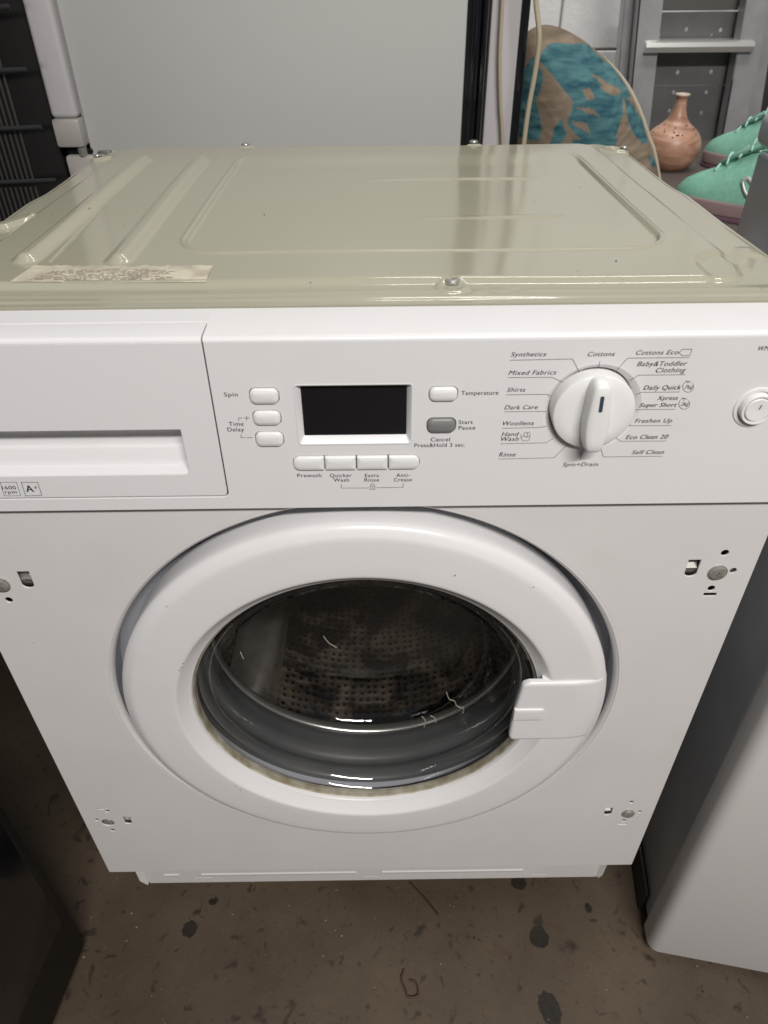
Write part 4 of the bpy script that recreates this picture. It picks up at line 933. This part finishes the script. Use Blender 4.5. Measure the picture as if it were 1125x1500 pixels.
# ------------------------------------------------------------------ trainers
mint = mat('mint_mesh', (.27, .56, .43), .75, noise=(160, .2, (.20, .48, .36)), bump=(900, .8, .0015))
mintd = mat('mint_trim', (.24, .50, .40), .6); pinks = mat('mauve_sole', (.27, .19, .19), .6); dkp = mat('plum_outsole', (.14, .07, .10), .6)
bluel = mat('pale_blue_collar', (.25, .45, .62), .6); teall = mat('dark_teal_lining', (.03, .09, .11), .9); silver = mat('silver_trim', (.55, .56, .52), .35, .3)
lacem = mat('pale_lace', (.42, .68, .58), .8)
def shoe(loc, ang, label, LEN=.25):
    t = empty('trainer', loc, label, 'shoe', 'pair of mint green trainers'); t.rotation_euler = (0, 0, ang)
    def R2(name, me, m, smooth=True):
        o = link(name, me, m, t, smooth); return o
    # local: +x towards toe, heel at 0
    st = [(0, .022, .076, .0), (.012, .032, .086, 0), (.045, .036, .080, 0), (.08, .037, .078, 0), (.105, .039, .086, 0), (.125, .041, .082, 0), (.155, .044, .071, 0), (.185, .045, .059, 0), (.21, .042, .051, 0), (.232, .035, .042, 0), (.245, .022, .032, 0), (.25, .008, .025, 0)]
    sc = LEN/.25; n = 28; vs = []; fs = []
    for (x, wv_, h, _) in st:
        for i in range(n):
            a = 2*math.pi*i/n; c, s = math.cos(a), math.sin(a)
            yy = wv_*math.copysign(abs(c)**.8, c); zz = .018+(h-.018)*(max(0, s)**.75) if s > 0 else .018+.004*s
            yy *= 1-.45*max(0, s)**2*(h > .055)
            vs.append((x*sc, yy*sc, zz*sc))
    for k_ in range(len(st)-1):
        for i in range(n): fs.append((k_*n+i, k_*n+(i+1) % n, (k_+1)*n+(i+1) % n, (k_+1)*n+i))
    fs.append(tuple(range(n))); fs.append(tuple((len(st)-1)*n+i for i in range(n)))
    bm = bmesh.new(); vv = [bm.verts.new(v) for v in vs]
    for f in fs: bm.faces.new([vv[i] for i in f])
    bmesh.ops.subdivide_edges(bm, edges=bm.edges[:], cuts=1, use_grid_fill=True, smooth=.6)
    R2('upper', fromb(bm), mint)
    # sole: outline swept with flare, two layers
    def sole(z0, z1, grow, m, name):
        o1 = [(x*sc, (wv_+grow)*sc) for (x, wv_, h, _) in st]; o1[0] = (-.004*sc, .018*sc); o1[-1] = ((.25+grow)*sc, .006*sc)
        L_ = [(x, -y) for x, y in o1]+[(x, y) for x, y in reversed(o1)]
        L_ = [(p.x, p.y) for p in smoothpath([Vector((a, b, 0)) for a, b in L_+L_[:1]], 3)][:-1]
        R2(name, plate([L_], z1*sc, (z1-z0)*sc, .004*sc if z1-z0 > .01 else .002*sc, ax='z'), m)
    sole(.006, .025, .002, pinks, 'midsole'); sole(0, .0065, .001, dkp, 'outsole')
    # collar opening: padded ring and dark inside
    ring = []
    for i in range(24):
        a = 2*math.pi*i/24; ring.append(((.048+.047*math.cos(a))*sc, .026*math.sin(a)*sc, (.084+.012*math.cos(a)**2+(.006 if math.cos(a) > 0 else .004))*sc))
    R2('collar', tube(ring, .0065*sc, 8, closed=True), bluel)
    R2('lining', mesh(ring+[(.048*sc, 0, .070*sc)], [(i, (i+1) % 24, 24) for i in range(24)]), teall)
    # tongue and laces
    R2('tongue', tube([(.078*sc, 0, .105*sc), (.095*sc, 0, .098*sc), (.14*sc, 0, .082*sc), (.182*sc, 0, .062*sc)], [.016*sc, .018*sc, .018*sc, .010*sc], 12, flat=.3), mintd)
    for i in range(5):
        x = .104+.0185*i; z = .104-.0098*i; wv_ = .021
        sgn = 1 if i % 2 else -1
        R2('lace', tube(smoothpath([(x*sc, -wv_*sc, (z-.008)*sc), ((x+.004*sgn)*sc, 0, (z+.003)*sc), (x*sc, wv_*sc, (z-.008)*sc)], 4), .0021*sc, 6), lacem)
    lp_ = smoothpath([(.098, 0, .104), (.105, -.02, .122), (.115, -.034, .118), (.112, -.03, .100), (.100, -.004, .102), (.096, .018, .120), (.104, .034, .116), (.108, .026, .102), (.100, .002, .103)], 5)
    R2('lace_loop', tube([(p.x*sc, p.y*sc, p.z*sc) for p in lp_], .0021*sc, 6), lacem)
    # side mark: hooked outline on both flanks
    for sd in (1, -1):
        pth = [(.118, .052), (.106, .040), (.092, .036), (.060, .046), (.028, .060), (.060, .053), (.092, .049), (.110, .056), (.118, .052)]
        pts = []
        for (x, z) in [(p.x, p.y) for p in smoothpath([Vector((a, b, 0)) for a, b in pth], 4)]:
            # flank distance from the section table
            for (s0, s1) in zip(st[:-1], st[1:]):
                if s0[0] <= x <= s1[0]:
                    f_ = (x-s0[0])/(s1[0]-s0[0]); w_ = s0[1]+(s1[1]-s0[1])*f_; h_ = s0[2]+(s1[2]-s0[2])*f_
            sn = min(1, max(0, (z-.018)/(h_-.018)))**(1/.75); cs = math.sqrt(max(0, 1-sn*sn))
            pts.append((x*sc, sd*(w_*cs**.8*(1-.45*sn*sn)+.0012)*sc, z*sc))
        R2('side_mark', tube(pts, .0028*sc, 6, flat=1), silver)
    R2('heel_tab', tube([(.002*sc, 0, .07*sc), (-.004*sc, 0, .095*sc), (.004*sc, 0, .108*sc)], [.012*sc, .010*sc, .006*sc], 10, flat=.4), mintd)
    t.scale = (1, 1, 1.38)
    return t
TA = math.radians(134); LS = .192
for (px, py, lab, da) in ((993, 276, 'mint green trainer nearer to the washing machine, toe pointing left', 0), (1036, 217, 'mint green trainer behind the other one, beside the vase', -.12)):
    p1 = ray(px, py, 2, TZ+.025); a2 = TA+da
    shoe((p1.x-LS*math.cos(a2), p1.y-LS*math.sin(a2), TZ), a2, lab, LS)
S.render.resolution_x = 768; S.render.resolution_y = 1024
